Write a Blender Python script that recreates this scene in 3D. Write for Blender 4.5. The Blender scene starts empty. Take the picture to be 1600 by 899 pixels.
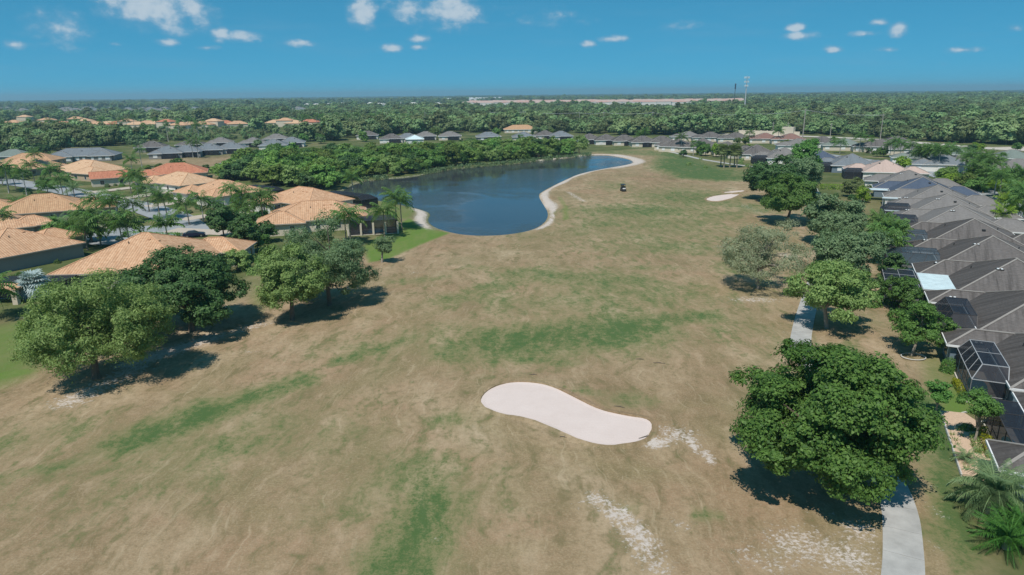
import bpy, math, random
import numpy as np
from mathutils import Matrix, Vector
R_ = math.radians
rng = np.random.default_rng(7)
random.seed(7)
scn = bpy.context.scene
COL = scn.collection

# ------------------------------------------------------------------ camera
FPX, PITCH, ROLL, HCAM = 1067.0, R_(15.83), R_(0.6), 30.0
fw = np.array([0, math.cos(PITCH), -math.sin(PITCH)])
r0 = np.array([1., 0, 0]); u0 = np.cross(r0, fw)
RV = r0*math.cos(ROLL) - u0*math.sin(ROLL)
UV_ = u0*math.cos(ROLL) + r0*math.sin(ROLL)
def P(px, py, z=0.):
    """photo pixel -> point on the horizontal plane at height z (metres)"""
    d = fw + RV*(px-800)/FPX + UV_*(449.5-py)/FPX
    t = (z-HCAM)/d[2]
    return (float(d[0]*t), float(d[1]*t))
def Q(x, y, z=0.):
    x = np.asarray(x, float); y = np.asarray(y, float)
    vz = z-HCAM
    k = x*fw[0]+y*fw[1]+vz*fw[2]
    a = x*RV[0]+y*RV[1]+vz*RV[2]
    b = x*UV_[0]+y*UV_[1]+vz*UV_[2]
    k = np.where(k < .1, .1, k)
    return 800+FPX*a/k, 449.5-FPX*b/k
cam = bpy.data.cameras.new("camera"); camo = bpy.data.objects.new("camera", cam); COL.objects.link(camo)
cam.sensor_width = 36.0; cam.lens = 36.0*FPX/1600.0
cam.clip_start = 0.5; cam.clip_end = 60000
M = Matrix.Identity(4)
for i in range(3):
    M[i][0] = RV[i]; M[i][1] = UV_[i]; M[i][2] = -fw[i]
M[2][3] = HCAM
camo.matrix_world = M
scn.camera = camo

# ------------------------------------------------------------------ sun, sky, exposure
SUN_EL, SUN_AZ = R_(59), R_(205)          # azimuth clockwise from +Y: the sun stands behind the camera
scn.view_settings.view_transform = 'Standard'; scn.view_settings.look = 'None'
scn.view_settings.gamma = 1.0; scn.view_settings.exposure = 0.10
sd = np.array([math.sin(SUN_AZ)*math.cos(SUN_EL), math.cos(SUN_AZ)*math.cos(SUN_EL), math.sin(SUN_EL)])
sl = bpy.data.lights.new("sun", 'SUN'); sl.energy = 3.9; sl.angle = R_(0.55); sl.color = (1.0, .955, .885)
so = bpy.data.objects.new("sun", sl); COL.objects.link(so)
so.rotation_euler = Vector(tuple(-sd)).to_track_quat('-Z', 'Y').to_euler()
so.location = (0, -50, 120)

class NT:
    """small node-tree helper"""
    def __init__(s, tree): s.t = tree; s.n = tree.nodes; s.l = tree.links; s.n.clear()
    def new(s, kind, ins=None, **kw):
        n = s.n.new(kind)
        for k, v in kw.items(): setattr(n, k, v)
        for k, v in (ins or {}).items():
            sock = n.inputs[k]
            if isinstance(v, bpy.types.NodeSocket): s.l.new(v, sock)
            else:
                try: sock.default_value = v
                except Exception: sock.default_value = tuple(v)+(1.,)
        return n
    def math(s, op, a, b=0., c=0., clamp=False):
        n = s.new('ShaderNodeMath', {0: a, 1: b, 2: c}, operation=op); n.use_clamp = clamp
        return n.outputs[0]
    def vmath(s, op, a, b=(0, 0, 0), out=0):
        return s.new('ShaderNodeVectorMath', {0: a, 1: b}, operation=op).outputs[out]
    def noise(s, vec, scale, detail=3., rough=.55, out='Fac', dist=0., dim='3D'):
        n = s.new('ShaderNodeTexNoise', {'Scale': scale, 'Detail': detail, 'Roughness': rough, 'Distortion': dist}, noise_dimensions=dim)
        if vec is not None: s.l.new(vec, n.inputs['Vector'])
        return n.outputs[out]
    def mix(s, f, a, b, blend='MIX'):
        n = s.new('ShaderNodeMix', data_type='RGBA', blend_type=blend)
        for sock, v in ((n.inputs[0], f), (n.inputs[6], a), (n.inputs[7], b)):
            if isinstance(v, bpy.types.NodeSocket): s.l.new(v, sock)
            else: sock.default_value = v if isinstance(v, (int, float)) else (tuple(v)+(1.,))[:4]
        return n.outputs[2]
    def smooth(s, v, lo, hi, a=0., b=1.):
        n = s.new('ShaderNodeMapRange', {0: v, 1: lo, 2: hi, 3: a, 4: b}, interpolation_type='SMOOTHSTEP')
        return n.outputs[0]
    def ramp(s, f, stops):
        n = s.new('ShaderNodeValToRGB', {0: f}); e = n.color_ramp.elements
        while len(e) < len(stops): e.new(.5)
        for q, (p, c) in zip(e, stops): q.position = p; q.color = tuple(c)+(1.,)
        return n.outputs[0]

world = bpy.data.worlds.new("World"); scn.world = world; world.use_nodes = True
w = NT(world.node_tree)
sky = w.new('ShaderNodeTexSky', sky_type='NISHITA', sun_disc=False, sun_elevation=SUN_EL, sun_rotation=SUN_AZ,
            altitude=30., air_density=.3, dust_density=0.0, ozone_density=6.0)
# even out the clear tropical sky towards the deep cyan-blue of the day
sk1 = w.mix(1., sky.outputs[0], (.1, .1, .1), 'MULTIPLY')
sk2 = w.new('ShaderNodeGamma', {0: sk1, 1: .36}).outputs[0]
hs = w.new('ShaderNodeMix', data_type='RGBA', blend_type='MULTIPLY'); hs.inputs[0].default_value = 1.; hs.inputs[7].default_value = (1.1, 4.9, 6.5, 1); w.l.new(sk2, hs.inputs[6])
tc = w.new('ShaderNodeTexCoord')
dirn = w.vmath('NORMALIZE', tc.outputs['Generated'])
sx_ = w.new('ShaderNodeSeparateXYZ', {0: dirn})
az = w.math('ARCTAN2', sx_.outputs[0], sx_.outputs[1]); el = w.math('ARCSINE', sx_.outputs[2])
ae = w.new('ShaderNodeCombineXYZ', {0: az, 1: el, 2: 0.}).outputs[0]
def pix_dir(px, py):
    d = fw + RV*(px-800)/FPX + UV_*(449.5-py)/FPX; d /= np.linalg.norm(d)
    return math.atan2(d[0], d[1]), math.asin(d[2])
# cumulus puffs: (pixel x, y, half width, half height in pixels, weight)
CL = [(228, 6, 58, 28, 1.), (265, 38, 34, 22, .62), (295, 8, 20, 18, .9), (345, 53, 15, 11, .9), (376, 57, 27, 9, .9),
      (320, 30, 30, 20, .6), (90, 45, 42, 30, .55), (22, 70, 13, 7, .75), (264, 66, 15, 6, .85), (325, 75, 18, 4, .6), (465, 67, 32, 6, .75),
      (567, 18, 20, 26, 1.), (640, 12, 40, 30, .62), (705, 16, 52, 30, .8), (735, 22, 26, 18, .7), (613, 76, 17, 7, .95), (655, 61, 18, 7, .8),
      (652, 74, 14, 5, .7), (920, 69, 12, 6, .9), (960, 61, 26, 6, .8), (1242, 43, 14, 6, .95), (1248, 57, 24, 7, .8),
      (1302, 78, 14, 6, .9), (1350, 54, 22, 5, .7), (1375, 35, 12, 5, .8), (1403, 47, 11, 10, .95), (1385, 78, 14, 4, .7),
      (1505, 78, 24, 5, .7), (1060, 42, 42, 10, .45), (860, 28, 70, 20, .4), (183, 69, 10, 4, .5), (1588, 44, 12, 6, .5), (1474, 101, 12, 4, .4)]
cur = None
for (px, py, hw, hh, wt) in CL:
    a0, e0 = pix_dir(px, py)
    q = w.vmath('SUBTRACT', ae, (a0, e0, 0))
    q = w.vmath('MULTIPLY', q, (1060./(hw*1.5), 1060./(hh*1.5), 0))
    q = w.vmath('LENGTH', q, out=1)
    q = w.math('MULTIPLY', w.math('SUBTRACT', 1.0, q, clamp=True), wt*1.25)
    cur = q if cur is None else w.math('MAXIMUM', cur, q)
# the same fair-weather field goes on above the frame
up = w.math('MAXIMUM', sx_.outputs[2], .05)
pl = w.new('ShaderNodeVectorMath', {0: dirn, 3: w.math('DIVIDE', 1., up)}, operation='SCALE').outputs[0]
fld = w.math('MULTIPLY', w.smooth(w.noise(pl, .8, 5., .6), .58, .78), w.smooth(sx_.outputs[2], .17, .3))
aes = w.vmath('MULTIPLY', ae, (38, 60, 1))
cn = w.noise(aes, 1., 4., .55)
cn2 = w.noise(w.vmath('MULTIPLY', ae, (90, 120, 1)), 1., 3., .55)
dens = w.smooth(w.math('ADD', w.math('MULTIPLY', cur, 1.0), w.math('MULTIPLY', w.math('ADD', w.math('SUBTRACT', cn, .5), w.math('MULTIPLY', w.math('SUBTRACT', cn2, .5), .30)), .95)), .17, .95)
dens = w.math('MULTIPLY', dens, w.smooth(cur, .0, .22))
dens = w.math('MAXIMUM', w.math('MULTIPLY', dens, .80), fld)
wisp = w.smooth(w.noise(w.vmath('MULTIPLY', ae, (5, 42, 1)), 1., 4., .6), .45, .78, 0., .16)
tot = w.math('MAXIMUM', dens, wisp)
cshade = w.mix(w.smooth(w.math('ADD', w.math('MULTIPLY', dens, .6), w.math('ADD', w.math('MULTIPLY', cn2, .35), w.math('MULTIPLY', cn, .45))), .45, .95), (1.9, 3.6, 5.2), (5.4, 6.1, 6.7))
skyc = w.mix(tot, hs.outputs[2], cshade)
bg = w.new('ShaderNodeBackground', {'Color': skyc, 'Strength': .1})
wo = w.new('ShaderNodeOutputWorld', {0: bg.outputs[0]})

# ------------------------------------------------------------------ object helpers
def mesh_np(name, V, F, uv=None, smooth=False):
    V = np.ascontiguousarray(V, np.float32); F = np.ascontiguousarray(F, np.int32)
    me = bpy.data.meshes.new(name); k = F.shape[1]
    me.vertices.add(len(V)); me.vertices.foreach_set('co', V.ravel())
    me.loops.add(F.size); me.loops.foreach_set('vertex_index', F.ravel())
    me.polygons.add(len(F)); me.polygons.foreach_set('loop_start', np.arange(len(F), dtype=np.int32)*k)
    if smooth: me.polygons.foreach_set('use_smooth', np.ones(len(F), bool))
    me.update(calc_edges=True)
    return me
class MB:
    def __init__(s): s.v = []; s.f = []; s.uv = []
    def face(s, pts, uvs=None):
        n = len(s.v); s.v += [tuple(map(float, p)) for p in pts]; s.f.append(list(range(n, n+len(pts))))
        s.uv += list(uvs) if uvs else [(p[0], p[1]) for p in pts]
    def box(s, c, size, rz=0., top=1.):
        cx, cy, cz = c; a, b, h = size[0]/2, size[1]/2, size[2]/2; co, si = math.cos(rz), math.sin(rz)
        def pt(x, y, z): return (cx+x*co-y*si, cy+x*si+y*co, cz+z)
        t = top
        p = [pt(-a, -b, -h), pt(a, -b, -h), pt(a, b, -h), pt(-a, b, -h), pt(-a*t, -b*t, h), pt(a*t, -b*t, h), pt(a*t, b*t, h), pt(-a*t, b*t, h)]
        for q in ((0, 3, 2, 1), (4, 5, 6, 7), (0, 1, 5, 4), (1, 2, 6, 5), (2, 3, 7, 6), (3, 0, 4, 7)): s.face([p[i] for i in q])
    def bar(s, a, b, wd, ht=None):
        a = np.array(a, float); b = np.array(b, float); d = b-a; L = np.linalg.norm(d)
        if L < 1e-6: return
        d /= L; ht = ht or wd
        up = np.array([0, 0, 1.]) if abs(d[2]) < .95 else np.array([1., 0, 0])
        sdv = np.cross(d, up); sdv /= np.linalg.norm(sdv); u = np.cross(sdv, d)
        o = [sdv*wd/2*i+u*ht/2*j for i, j in ((-1, -1), (1, -1), (1, 1), (-1, 1))]
        A = [a+q for q in o]; B = [b+q for q in o]
        for i in range(4):
            j = (i+1) % 4; s.face([A[i], A[j], B[j], B[i]])
        s.face(A[::-1]); s.face(B)
    def tube(s, pts, rad, n=7, cap=True):
        pts = [np.array(p, float) for p in pts]; rings = []
        for i, p in enumerate(pts):
            d = pts[min(i+1, len(pts)-1)]-pts[max(i-1, 0)]; d /= (np.linalg.norm(d)+1e-9)
            up = np.array([1., 0, 0]) if abs(d[2]) > .8 else np.array([0, 0, 1.])
            a = np.cross(d, up); a /= np.linalg.norm(a); b = np.cross(d, a)
            rings.append([p+rad[i]*(a*math.cos(2*math.pi*k/n)+b*math.sin(2*math.pi*k/n)) for k in range(n)])
        for i in range(len(rings)-1):
            for k in range(n):
                m = (k+1) % n; s.face([rings[i][k], rings[i][m], rings[i+1][m], rings[i+1][k]])
        if cap: s.face(rings[-1]); s.face(rings[0][::-1])
    def mesh(s, name, smooth=False):
        me = bpy.data.meshes.new(name); me.from_pydata(s.v, [], s.f)
        ul = me.uv_layers.new(name='UVMap'); ul.data.foreach_set('uv', np.array(s.uv, np.float32).ravel())
        if smooth:
            me.polygons.foreach_set('use_smooth', np.ones(len(s.f), bool))
        me.update(); return me
def obj(name, me, mat=None, parent=None, loc=None, rz=None):
    o = bpy.data.objects.new(name, me); COL.objects.link(o)
    if mat is not None and me is not None and not me.materials: me.materials.append(mat)
    if parent is not None: o.parent = parent
    if loc is not None: o.location = loc
    if rz is not None: o.rotation_euler = (0, 0, rz)
    return o
def tag(o, label=None, cat=None, group=None, kind=None):
    if label: o['label'] = label
    if cat: o['category'] = cat
    if group: o['group'] = group
    if kind: o['kind'] = kind
    return o
def empty(name, loc, rz=0.):
    o = bpy.data.objects.new(name, None); COL.objects.link(o); o.location = loc; o.rotation_euler = (0, 0, rz); o.empty_display_size = .5
    return o
def copy_tree(o, parent=None):
    c = o.copy(); COL.objects.link(c)
    if parent: c.parent = parent
    for ch in KIDS.get(o.name, []): KIDS.setdefault(c.name, []).append(copy_tree(ch, c))
    return c
KIDS = {}
def part(name, me, mat, parent, **k):
    o = obj(name, me, mat, parent, **k); KIDS.setdefault(parent.name, []).append(o); return o

# ------------------------------------------------------------------ materials
def mat(name, col, rough=.8, var=.12, scale=3., spec=.3, metal=0., bump=0., uv=False):
    m = bpy.data.materials.new(name); m.use_nodes = True; t = NT(m.node_tree)
    c = t.new('ShaderNodeTexCoord').outputs['UV' if uv else 'Object']
    n = t.noise(c, scale, 4., .6)
    cc = t.mix(n, tuple(x*(1-var*1.6) for x in col), tuple(min(1, x*(1+var*1.6)) for x in col))
    b = t.new('ShaderNodeBsdfPrincipled', {'Base Color': cc, 'Roughness': rough, 'Metallic': metal, 'Specular IOR Level': spec})
    if bump: t.l.new(t.new('ShaderNodeBump', {'Strength': bump, 'Distance': .05, 'Height': n}).outputs[0], b.inputs['Normal'])
    t.new('ShaderNodeOutputMaterial', {0: b.outputs[0]})
    return m
def leaf_mat(name, c1, c2, trans=.35, objvar=.25, rough=.55):
    m = bpy.data.materials.new(name); m.use_nodes = True; t = NT(m.node_tree)
    g = t.new('ShaderNodeNewGeometry'); oi = t.new('ShaderNodeObjectInfo')
    n = t.noise(t.new('ShaderNodeTexCoord').outputs['Object'], .45, 2.)
    f = t.math('ADD', t.math('MULTIPLY', g.outputs['Random Per Island'], .75), t.math('MULTIPLY', t.math('SUBTRACT', n, .3), .6), clamp=True)
    c = t.mix(f, c1, c2)
    if objvar > .3:
        pn = t.noise(g.outputs['Position'], .011, 3., .6)
        c = t.mix(t.smooth(pn, .48, .68, 0., .55), c, (c2[0]*1.35, c2[1]*1.22, c2[2]*1.3)); c = t.mix(t.smooth(pn, .30, .46, .45, 0.), c, tuple(x*.7 for x in c1))
    h = t.new('ShaderNodeHueSaturation', {'Hue': t.math('ADD', .5-.03*objvar*2, t.math('MULTIPLY', oi.outputs['Random'], .12*objvar)),
              'Saturation': 1., 'Value': t.math('ADD', 1-objvar, t.math('MULTIPLY', oi.outputs['Random'], 2*objvar)), 'Color': c})
    d = t.new('ShaderNodeBsdfPrincipled', {'Base Color': h.outputs[0], 'Roughness': rough, 'Specular IOR Level': .25})
    tr = t.new('ShaderNodeBsdfTranslucent', {'Color': t.mix(.5, h.outputs[0], (c2[0]*1.3, c2[1]*1.5, c2[2]*.6))})
    ms = t.new('ShaderNodeMixShader', {0: trans, 1: d.outputs[0], 2: tr.outputs[0]})
    t.new('ShaderNodeOutputMaterial', {0: ms.outputs[0]})
    return m
def tile_mat(name, c1, c2, c3):
    """clay barrel tiles: pans and rolls down the slope, mottled firing colours"""
    m = bpy.data.materials.new(name); m.use_nodes = True; t = NT(m.node_tree)
    uv = t.new('ShaderNodeTexCoord').outputs['UV']
    s = t.new('ShaderNodeSeparateXYZ', {0: uv})
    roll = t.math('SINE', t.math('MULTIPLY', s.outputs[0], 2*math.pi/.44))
    course = t.math('FRACT', t.math('MULTIPLY', s.outputs[1], 1/.42))
    cell = t.new('ShaderNodeTexWhiteNoise', {0: t.vmath('FLOOR', t.vmath('MULTIPLY', uv, (1/.44, 1/.42, 1)))}, noise_dimensions='2D').outputs[0]
    big = t.noise(t.new('ShaderNodeTexCoord').outputs['Object'], .35, 3.)
    c = t.mix(cell, c1, c2); c = t.mix(t.smooth(big, .4, .7, 0., .6), c, c3)
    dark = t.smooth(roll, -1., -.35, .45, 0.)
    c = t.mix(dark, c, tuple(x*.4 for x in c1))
    st = t.noise(t.vmath('MULTIPLY', uv, (.9, .12, 1)), 1., 4., .65)
    c = t.mix(t.smooth(st, .48, .75, 0., .50), c, tuple(x*.45 for x in c1))
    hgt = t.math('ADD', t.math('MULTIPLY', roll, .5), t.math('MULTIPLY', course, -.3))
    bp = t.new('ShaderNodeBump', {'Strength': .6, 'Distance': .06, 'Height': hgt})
    b = t.new('ShaderNodeBsdfPrincipled', {'Base Color': c, 'Roughness': .85, 'Normal': bp.outputs[0], 'Specular IOR Level': .2})
    t.new('ShaderNodeOutputMaterial', {0: b.outputs[0]})
    return m
def shingle_mat(name, c1, c2, streak=.5):
    m = bpy.data.materials.new(name); m.use_nodes = True; t = NT(m.node_tree)
    uv = t.new('ShaderNodeTexCoord').outputs['UV']
    ob = t.new('ShaderNodeTexCoord').outputs['Object']
    cell = t.new('ShaderNodeTexWhiteNoise', {0: t.vmath('FLOOR', t.vmath('MULTIPLY', uv, (1/.33, 1/.15, 1)))}, noise_dimensions='2D').outputs[0]
    big = t.noise(ob, .3, 4.)
    f = t.math('ADD', t.math('MULTIPLY', cell, .55), t.math('MULTIPLY', big, .5), clamp=True)
    c = t.mix(f, c1, c2)
    st = t.noise(t.vmath('MULTIPLY', uv, (1.6, .10, 1)), 1., 5., .65)
    st2 = t.noise(t.vmath('MULTIPLY', uv, (.35, .06, 1)), 1., 3., .6)
    nrm = t.new('ShaderNodeVectorTransform', {0: t.new('ShaderNodeNewGeometry').outputs['True Normal']}, vector_type='NORMAL', convert_from='WORLD', convert_to='OBJECT').outputs[0]
    west = t.smooth(t.new('ShaderNodeSeparateXYZ', {0: nrm}).outputs[0], -.45, -.2, streak*.85, 0.)   # algae grows on the slope facing the fairway
    c = t.mix(t.math('MULTIPLY', west, t.smooth(st, .25, .6, .45, 1.), clamp=True), c, tuple(x*.42 for x in c1))
    c = t.mix(t.math('MULTIPLY', t.smooth(st, .42, .72), t.smooth(st2, .35, .65, streak*.3, streak*1.2), clamp=True), c, tuple(x*.45 for x in c1))
    bp = t.new('ShaderNodeBump', {'Strength': .35, 'Distance': .03, 'Height': cell})
    b = t.new('ShaderNodeBsdfPrincipled', {'Base Color': c, 'Roughness': .9, 'Normal': bp.outputs[0], 'Specular IOR Level': .2})
    t.new('ShaderNodeOutputMaterial', {0: b.outputs[0]})
    return m
def screen_mat(name, col, op):
    m = bpy.data.materials.new(name); m.use_nodes = True; t = NT(m.node_tree)
    n = t.noise(t.new('ShaderNodeTexCoord').outputs['Object'], .8, 3.)
    d = t.new('ShaderNodeBsdfPrincipled', {'Base Color': t.mix(n, tuple(x*.7 for x in col), tuple(x*1.3 for x in col)), 'Roughness': .6, 'Specular IOR Level': .3})
    tr = t.new('ShaderNodeBsdfTransparent')
    ms = t.new('ShaderNodeMixShader', {0: op, 1: tr.outputs[0], 2: d.outputs[0]})
    t.new('ShaderNodeOutputMaterial', {0: ms.outputs[0]})
    return m
MT = dict(
    bark=mat('bark_grey', (.16, .125, .095), .9, .25, 4, bump=.4), bark_pale=mat('bark_pale', (.30, .26, .21), .9, .2, 4, bump=.3),
    palm_trunk=mat('palm_trunk', (.27, .23, .18), .9, .2, 5, bump=.4), royal_trunk=mat('royal_palm_trunk', (.42, .40, .36), .8, .12, 3),
    oak=leaf_mat('oak_leaves', (0.039, 0.095, 0.019), (0.151, 0.261, 0.053), .28, .06), olive=leaf_mat('olive_leaves', (0.116, 0.191, 0.053), (0.313, 0.429, 0.139), .3, .06),
    dark=leaf_mat('dark_oak_leaves', (0.032, 0.081, 0.026), (0.110, 0.203, 0.060), .22, .06), grey=leaf_mat('grey_green_leaves', (0.099, 0.162, 0.077), (0.232, 0.331, 0.162), .3, .06),
    pale=leaf_mat('sparse_pale_leaves', (.21, .24, .14), (.37, .40, .25), .3, .05), lime=leaf_mat('lime_fronds', (0.117, 0.221, 0.026), (0.312, 0.442, 0.052), .35, .10),
    mid=leaf_mat('mid_green_leaves', (0.067, 0.151, 0.034), (0.166, 0.310, 0.067), .3, .22), thick=leaf_mat('thicket_leaves', (0.075, 0.145, 0.032), (0.215, 0.331, 0.072), .3, .38),
    wood=leaf_mat('woodland_leaves', (0.099, 0.151, 0.065), (0.238, 0.319, 0.128), .25, .52), frond=leaf_mat('palm_fronds', (0.065, 0.137, 0.034), (0.163, 0.280, 0.072), .3, .22),
    sabal=leaf_mat('sabal_fronds', (0.098, 0.130, 0.046), (0.208, 0.260, 0.098), .3, .12), silver=leaf_mat('silver_fronds', (.24, .33, .33), (.46, .54, .54), .15, .05),
    datep=leaf_mat('date_palm_fronds', (.11, .19, .085), (.27, .37, .17), .28, .05), cycad=leaf_mat('cycad_fronds', (0.033, 0.111, 0.021), (0.098, 0.247, 0.039), .28, .05),
    yellow=leaf_mat('yellow_hedge_leaves', (.16, .19, .01), (.38, .38, .02), .3, .05), shrub=leaf_mat('shrub_leaves', (0.046, 0.104, 0.023), (0.130, 0.234, 0.052), .28, .25),
    dead=leaf_mat('dry_fronds', (.22, .17, .10), (.36, .29, .18), .2, .1),
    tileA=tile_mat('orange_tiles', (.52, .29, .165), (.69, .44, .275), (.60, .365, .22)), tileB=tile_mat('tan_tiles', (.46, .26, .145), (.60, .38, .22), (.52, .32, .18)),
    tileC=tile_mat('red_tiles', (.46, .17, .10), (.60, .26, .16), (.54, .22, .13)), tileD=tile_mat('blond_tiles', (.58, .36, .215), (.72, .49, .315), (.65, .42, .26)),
    shA=shingle_mat('brown_grey_shingles', (.105, .094, .088), (.175, .158, .15), .75), shB=shingle_mat('mid_grey_shingles', (.155, .145, .138), (.24, .225, .215), .25),
    shC=shingle_mat('blue_grey_shingles', (.055, .075, .115), (.10, .125, .17), .2), shD=shingle_mat('pink_tan_shingles', (.42, .31, .265), (.56, .43, .37), .2),
    brownr=shingle_mat('red_brown_shingles', (.19, .105, .085), (.28, .165, .14), .2), pinkr=shingle_mat('pink_clay_roof', (.44, .26, .21), (.56, .36, .30), .2), shE=shingle_mat('slate_shingles', (.13, .15, .165), (.22, .24, .26), .3), shF=shingle_mat('green_grey_shingles', (.14, .17, .15), (.23, .27, .24), .3),
    wallA=mat('greige_stucco', (.40, .36, .31), .9, .06, 2), wallB=mat('cream_stucco', (.62, .55, .44), .9, .06, 2), wallC=mat('white_stucco', (.74, .71, .66), .9, .05, 2),
    wallD=mat('grey_stucco', (.27, .265, .25), .9, .06, 2), wallE=mat('tan_stucco', (.46, .35, .24), .9, .06, 2), wallF=mat('blue_grey_wall', (.16, .21, .25), .9, .06, 2),
    white=mat('white_paint', (.78, .78, .77), .6, .04, 3), fasc=mat('tan_fascia', (.42, .36, .30), .7, .05, 3), cap=mat('ridge_cap', (.30, .275, .25), .9, .1, 3),
    capO=mat('tile_ridge_cap', (.62, .36, .21), .9, .15, 3), glass=mat('window_glass', (.03, .04, .05), .08, .1, 1, spec=.6), dkmetal=mat('bronze_aluminium', (.055, .05, .05), .5, .1, 3),
    ltmetal=mat('white_aluminium', (.38, .39, .40), .45, .05, 3), screen=screen_mat('insect_screen', (.022, .025, .034), .74), screen2=screen_mat('dense_insect_screen', (.022, .024, .030), .84),
    screen3=screen_mat('grey_insect_screen', (.06, .085, .105), .62),
    panel=mat('translucent_roof_panel', (.60, .72, .74), .5, .18, 1.2), deck=mat('pool_deck', (.58, .52, .44), .85, .08, 2), pool=mat('pool_water', (.06, .30, .40), .05, .1, 1),
    gdoor=mat('garage_door', (.70, .67, .61), .7, .04, 2), vent=mat('roof_vent_metal', (.045, .045, .045), .6, .1, 3), skyl=mat('skylight_dome', (.75, .78, .78), .3, .05, 3),
    black=mat('black_rubber', (.02, .02, .02), .8, .1, 5), navy=mat('navy_car_paint', (.012, .016, .045), .22, .05, 2, spec=.6), chrome=mat('wheel_alloy', (.45, .45, .46), .35, .05, 3, metal=.8),
    lamp=mat('lamp_lens', (.7, .7, .66), .2, .05, 3), steel=mat('galvanised_steel', (.50, .52, .53), .5, .06, 2), antenna=mat('antenna_white', (.78, .80, .80), .5, .04, 2),
    pole=mat('weathered_wood', (.36, .33, .29), .9, .15, 3), stone=mat('coral_stone', (.62, .52, .40), .9, .15, 2, bump=.3), blackroof=mat('black_canopy', (.02, .02, .022), .4, .1, 2),
    dkgreen=mat('dark_fabric', (.02, .02, .03), .8, .1, 2), curb=mat('concrete_curb', (.55, .53, .49), .9, .1, 2))

# ------------------------------------------------------------------ terrain helpers
def sdist(x, y, poly):
    """signed distance to a polygon (negative inside), vectorised"""
    p = np.array(poly, float); x = np.asarray(x, float); y = np.asarray(y, float)
    d2 = np.full(x.shape, 1e18); ins = np.zeros(x.shape, bool)
    for i in range(len(p)):
        a = p[i]; b = p[(i+1) % len(p)]; e = b-a
        t = np.clip(((x-a[0])*e[0]+(y-a[1])*e[1])/(e@e+1e-12), 0, 1)
        d2 = np.minimum(d2, (x-a[0]-t*e[0])**2+(y-a[1]-t*e[1])**2)
        c = ((a[1] > y) != (b[1] > y)) & (x < (b[0]-a[0])*(y-a[1])/(b[1]-a[1]+1e-12)+a[0])
        ins ^= c
    return np.where(ins, -1, 1)*np.sqrt(d2)
def smooth_poly(pts, it=2):
    p = [np.array(q, float) for q in pts]
    for _ in range(it):
        o = []
        for i in range(len(p)):
            a, b = p[i], p[(i+1) % len(p)]; o += [a*.75+b*.25, a*.25+b*.75]
        p = o
    return [tuple(q) for q in p]
def smooth_line(pts, it=2):
    p = [np.array(q, float) for q in pts]
    for _ in range(it):
        o = [p[0]]
        for a, b in zip(p[:-1], p[1:]): o += [a*.75+b*.25, a*.25+b*.75]
        o.append(p[-1]); p = o
    return [tuple(q) for q in p]
def sstep(v, a, b):
    t = np.clip((v-a)/(b-a), 0, 1); return t*t*(3-2*t)
POND = smooth_poly([P(*q) for q in [(525, 302), (560, 283), (600, 279), (650, 275), (700, 264), (760, 259), (800, 256), (850, 250), (900, 245), (925, 241.5), (950, 241.5),
        (975, 246), (993, 252), (978, 257), (940, 263), (905, 270), (880, 281), (850, 296), (840, 303), (849, 318), (857, 330), (854, 343), (838, 355), (810, 362),
        (770, 366.5), (730, 365.5), (700, 360), (676, 352), (667, 342), (674, 332), (660, 326), (640, 321), (610, 315), (570, 308)]], 2)
BUNK = smooth_poly([P(*q) for q in [(748, 632), (757, 612), (785, 599), (820, 596), (860, 602), (900, 622), (935, 640), (980, 650), (1018, 655), (1019, 676), (1000, 692), (955, 698), (905, 690), (865, 668), (820, 653), (775, 646)]], 2)
BUNK2 = smooth_poly([P(*q) for q in [(1101, 312), (1112, 307), (1130, 304.5), (1152, 302.5), (1156, 304), (1146, 309), (1132, 313.5), (1115, 316)]], 1)
BUNK3 = smooth_poly([P(*q) for q in [(1128, 301), (1145, 298.5), (1166, 297.5), (1160, 300), (1140, 302.3)]], 1)
_wv = [(rng.uniform(.03, .12)*np.array([math.cos(a), math.sin(a)]), rng.uniform(0, 6)) for a in rng.uniform(0, 6.28, 9)]
def vnoise(x, y, k=1.):
    s = 0
    for (kv, ph) in _wv: s = s+np.sin((x*kv[0]+y*kv[1])*k+ph)
    return s/3.
def gh(x, y):
    """terrain height"""
    x = np.asarray(x, float); y = np.asarray(y, float)
    near = (1-sstep(np.hypot(x-10, y-150), 140, 260))
    h = .10*vnoise(x, y)*near
    m = (x > -110) & (x < 120) & (y > 30) & (y < 420)
    if m.any():
        xs, ys = x[m] if x.ndim else x, y[m] if y.ndim else y
        dp = sdist(xs, ys, POND); hh = h[m] if x.ndim else h
        hh = hh*sstep(dp, -1, 8)-.85*sstep(-dp, -2.2, 2.2)-1.2*sstep(-dp, 1.5, 8)
        for bk, dep in ((BUNK, .42), (BUNK2, .35), (BUNK3, .3)):
            db = sdist(xs, ys, bk)
            hh = hh*sstep(db, .5, 4)-dep*sstep(-db, -.15, 1.1)
        if x.ndim: h[m] = hh
        else: h = hh
    return h
def g0(x, y): return float(gh(np.array([x]), np.array([y]))[0])

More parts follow.
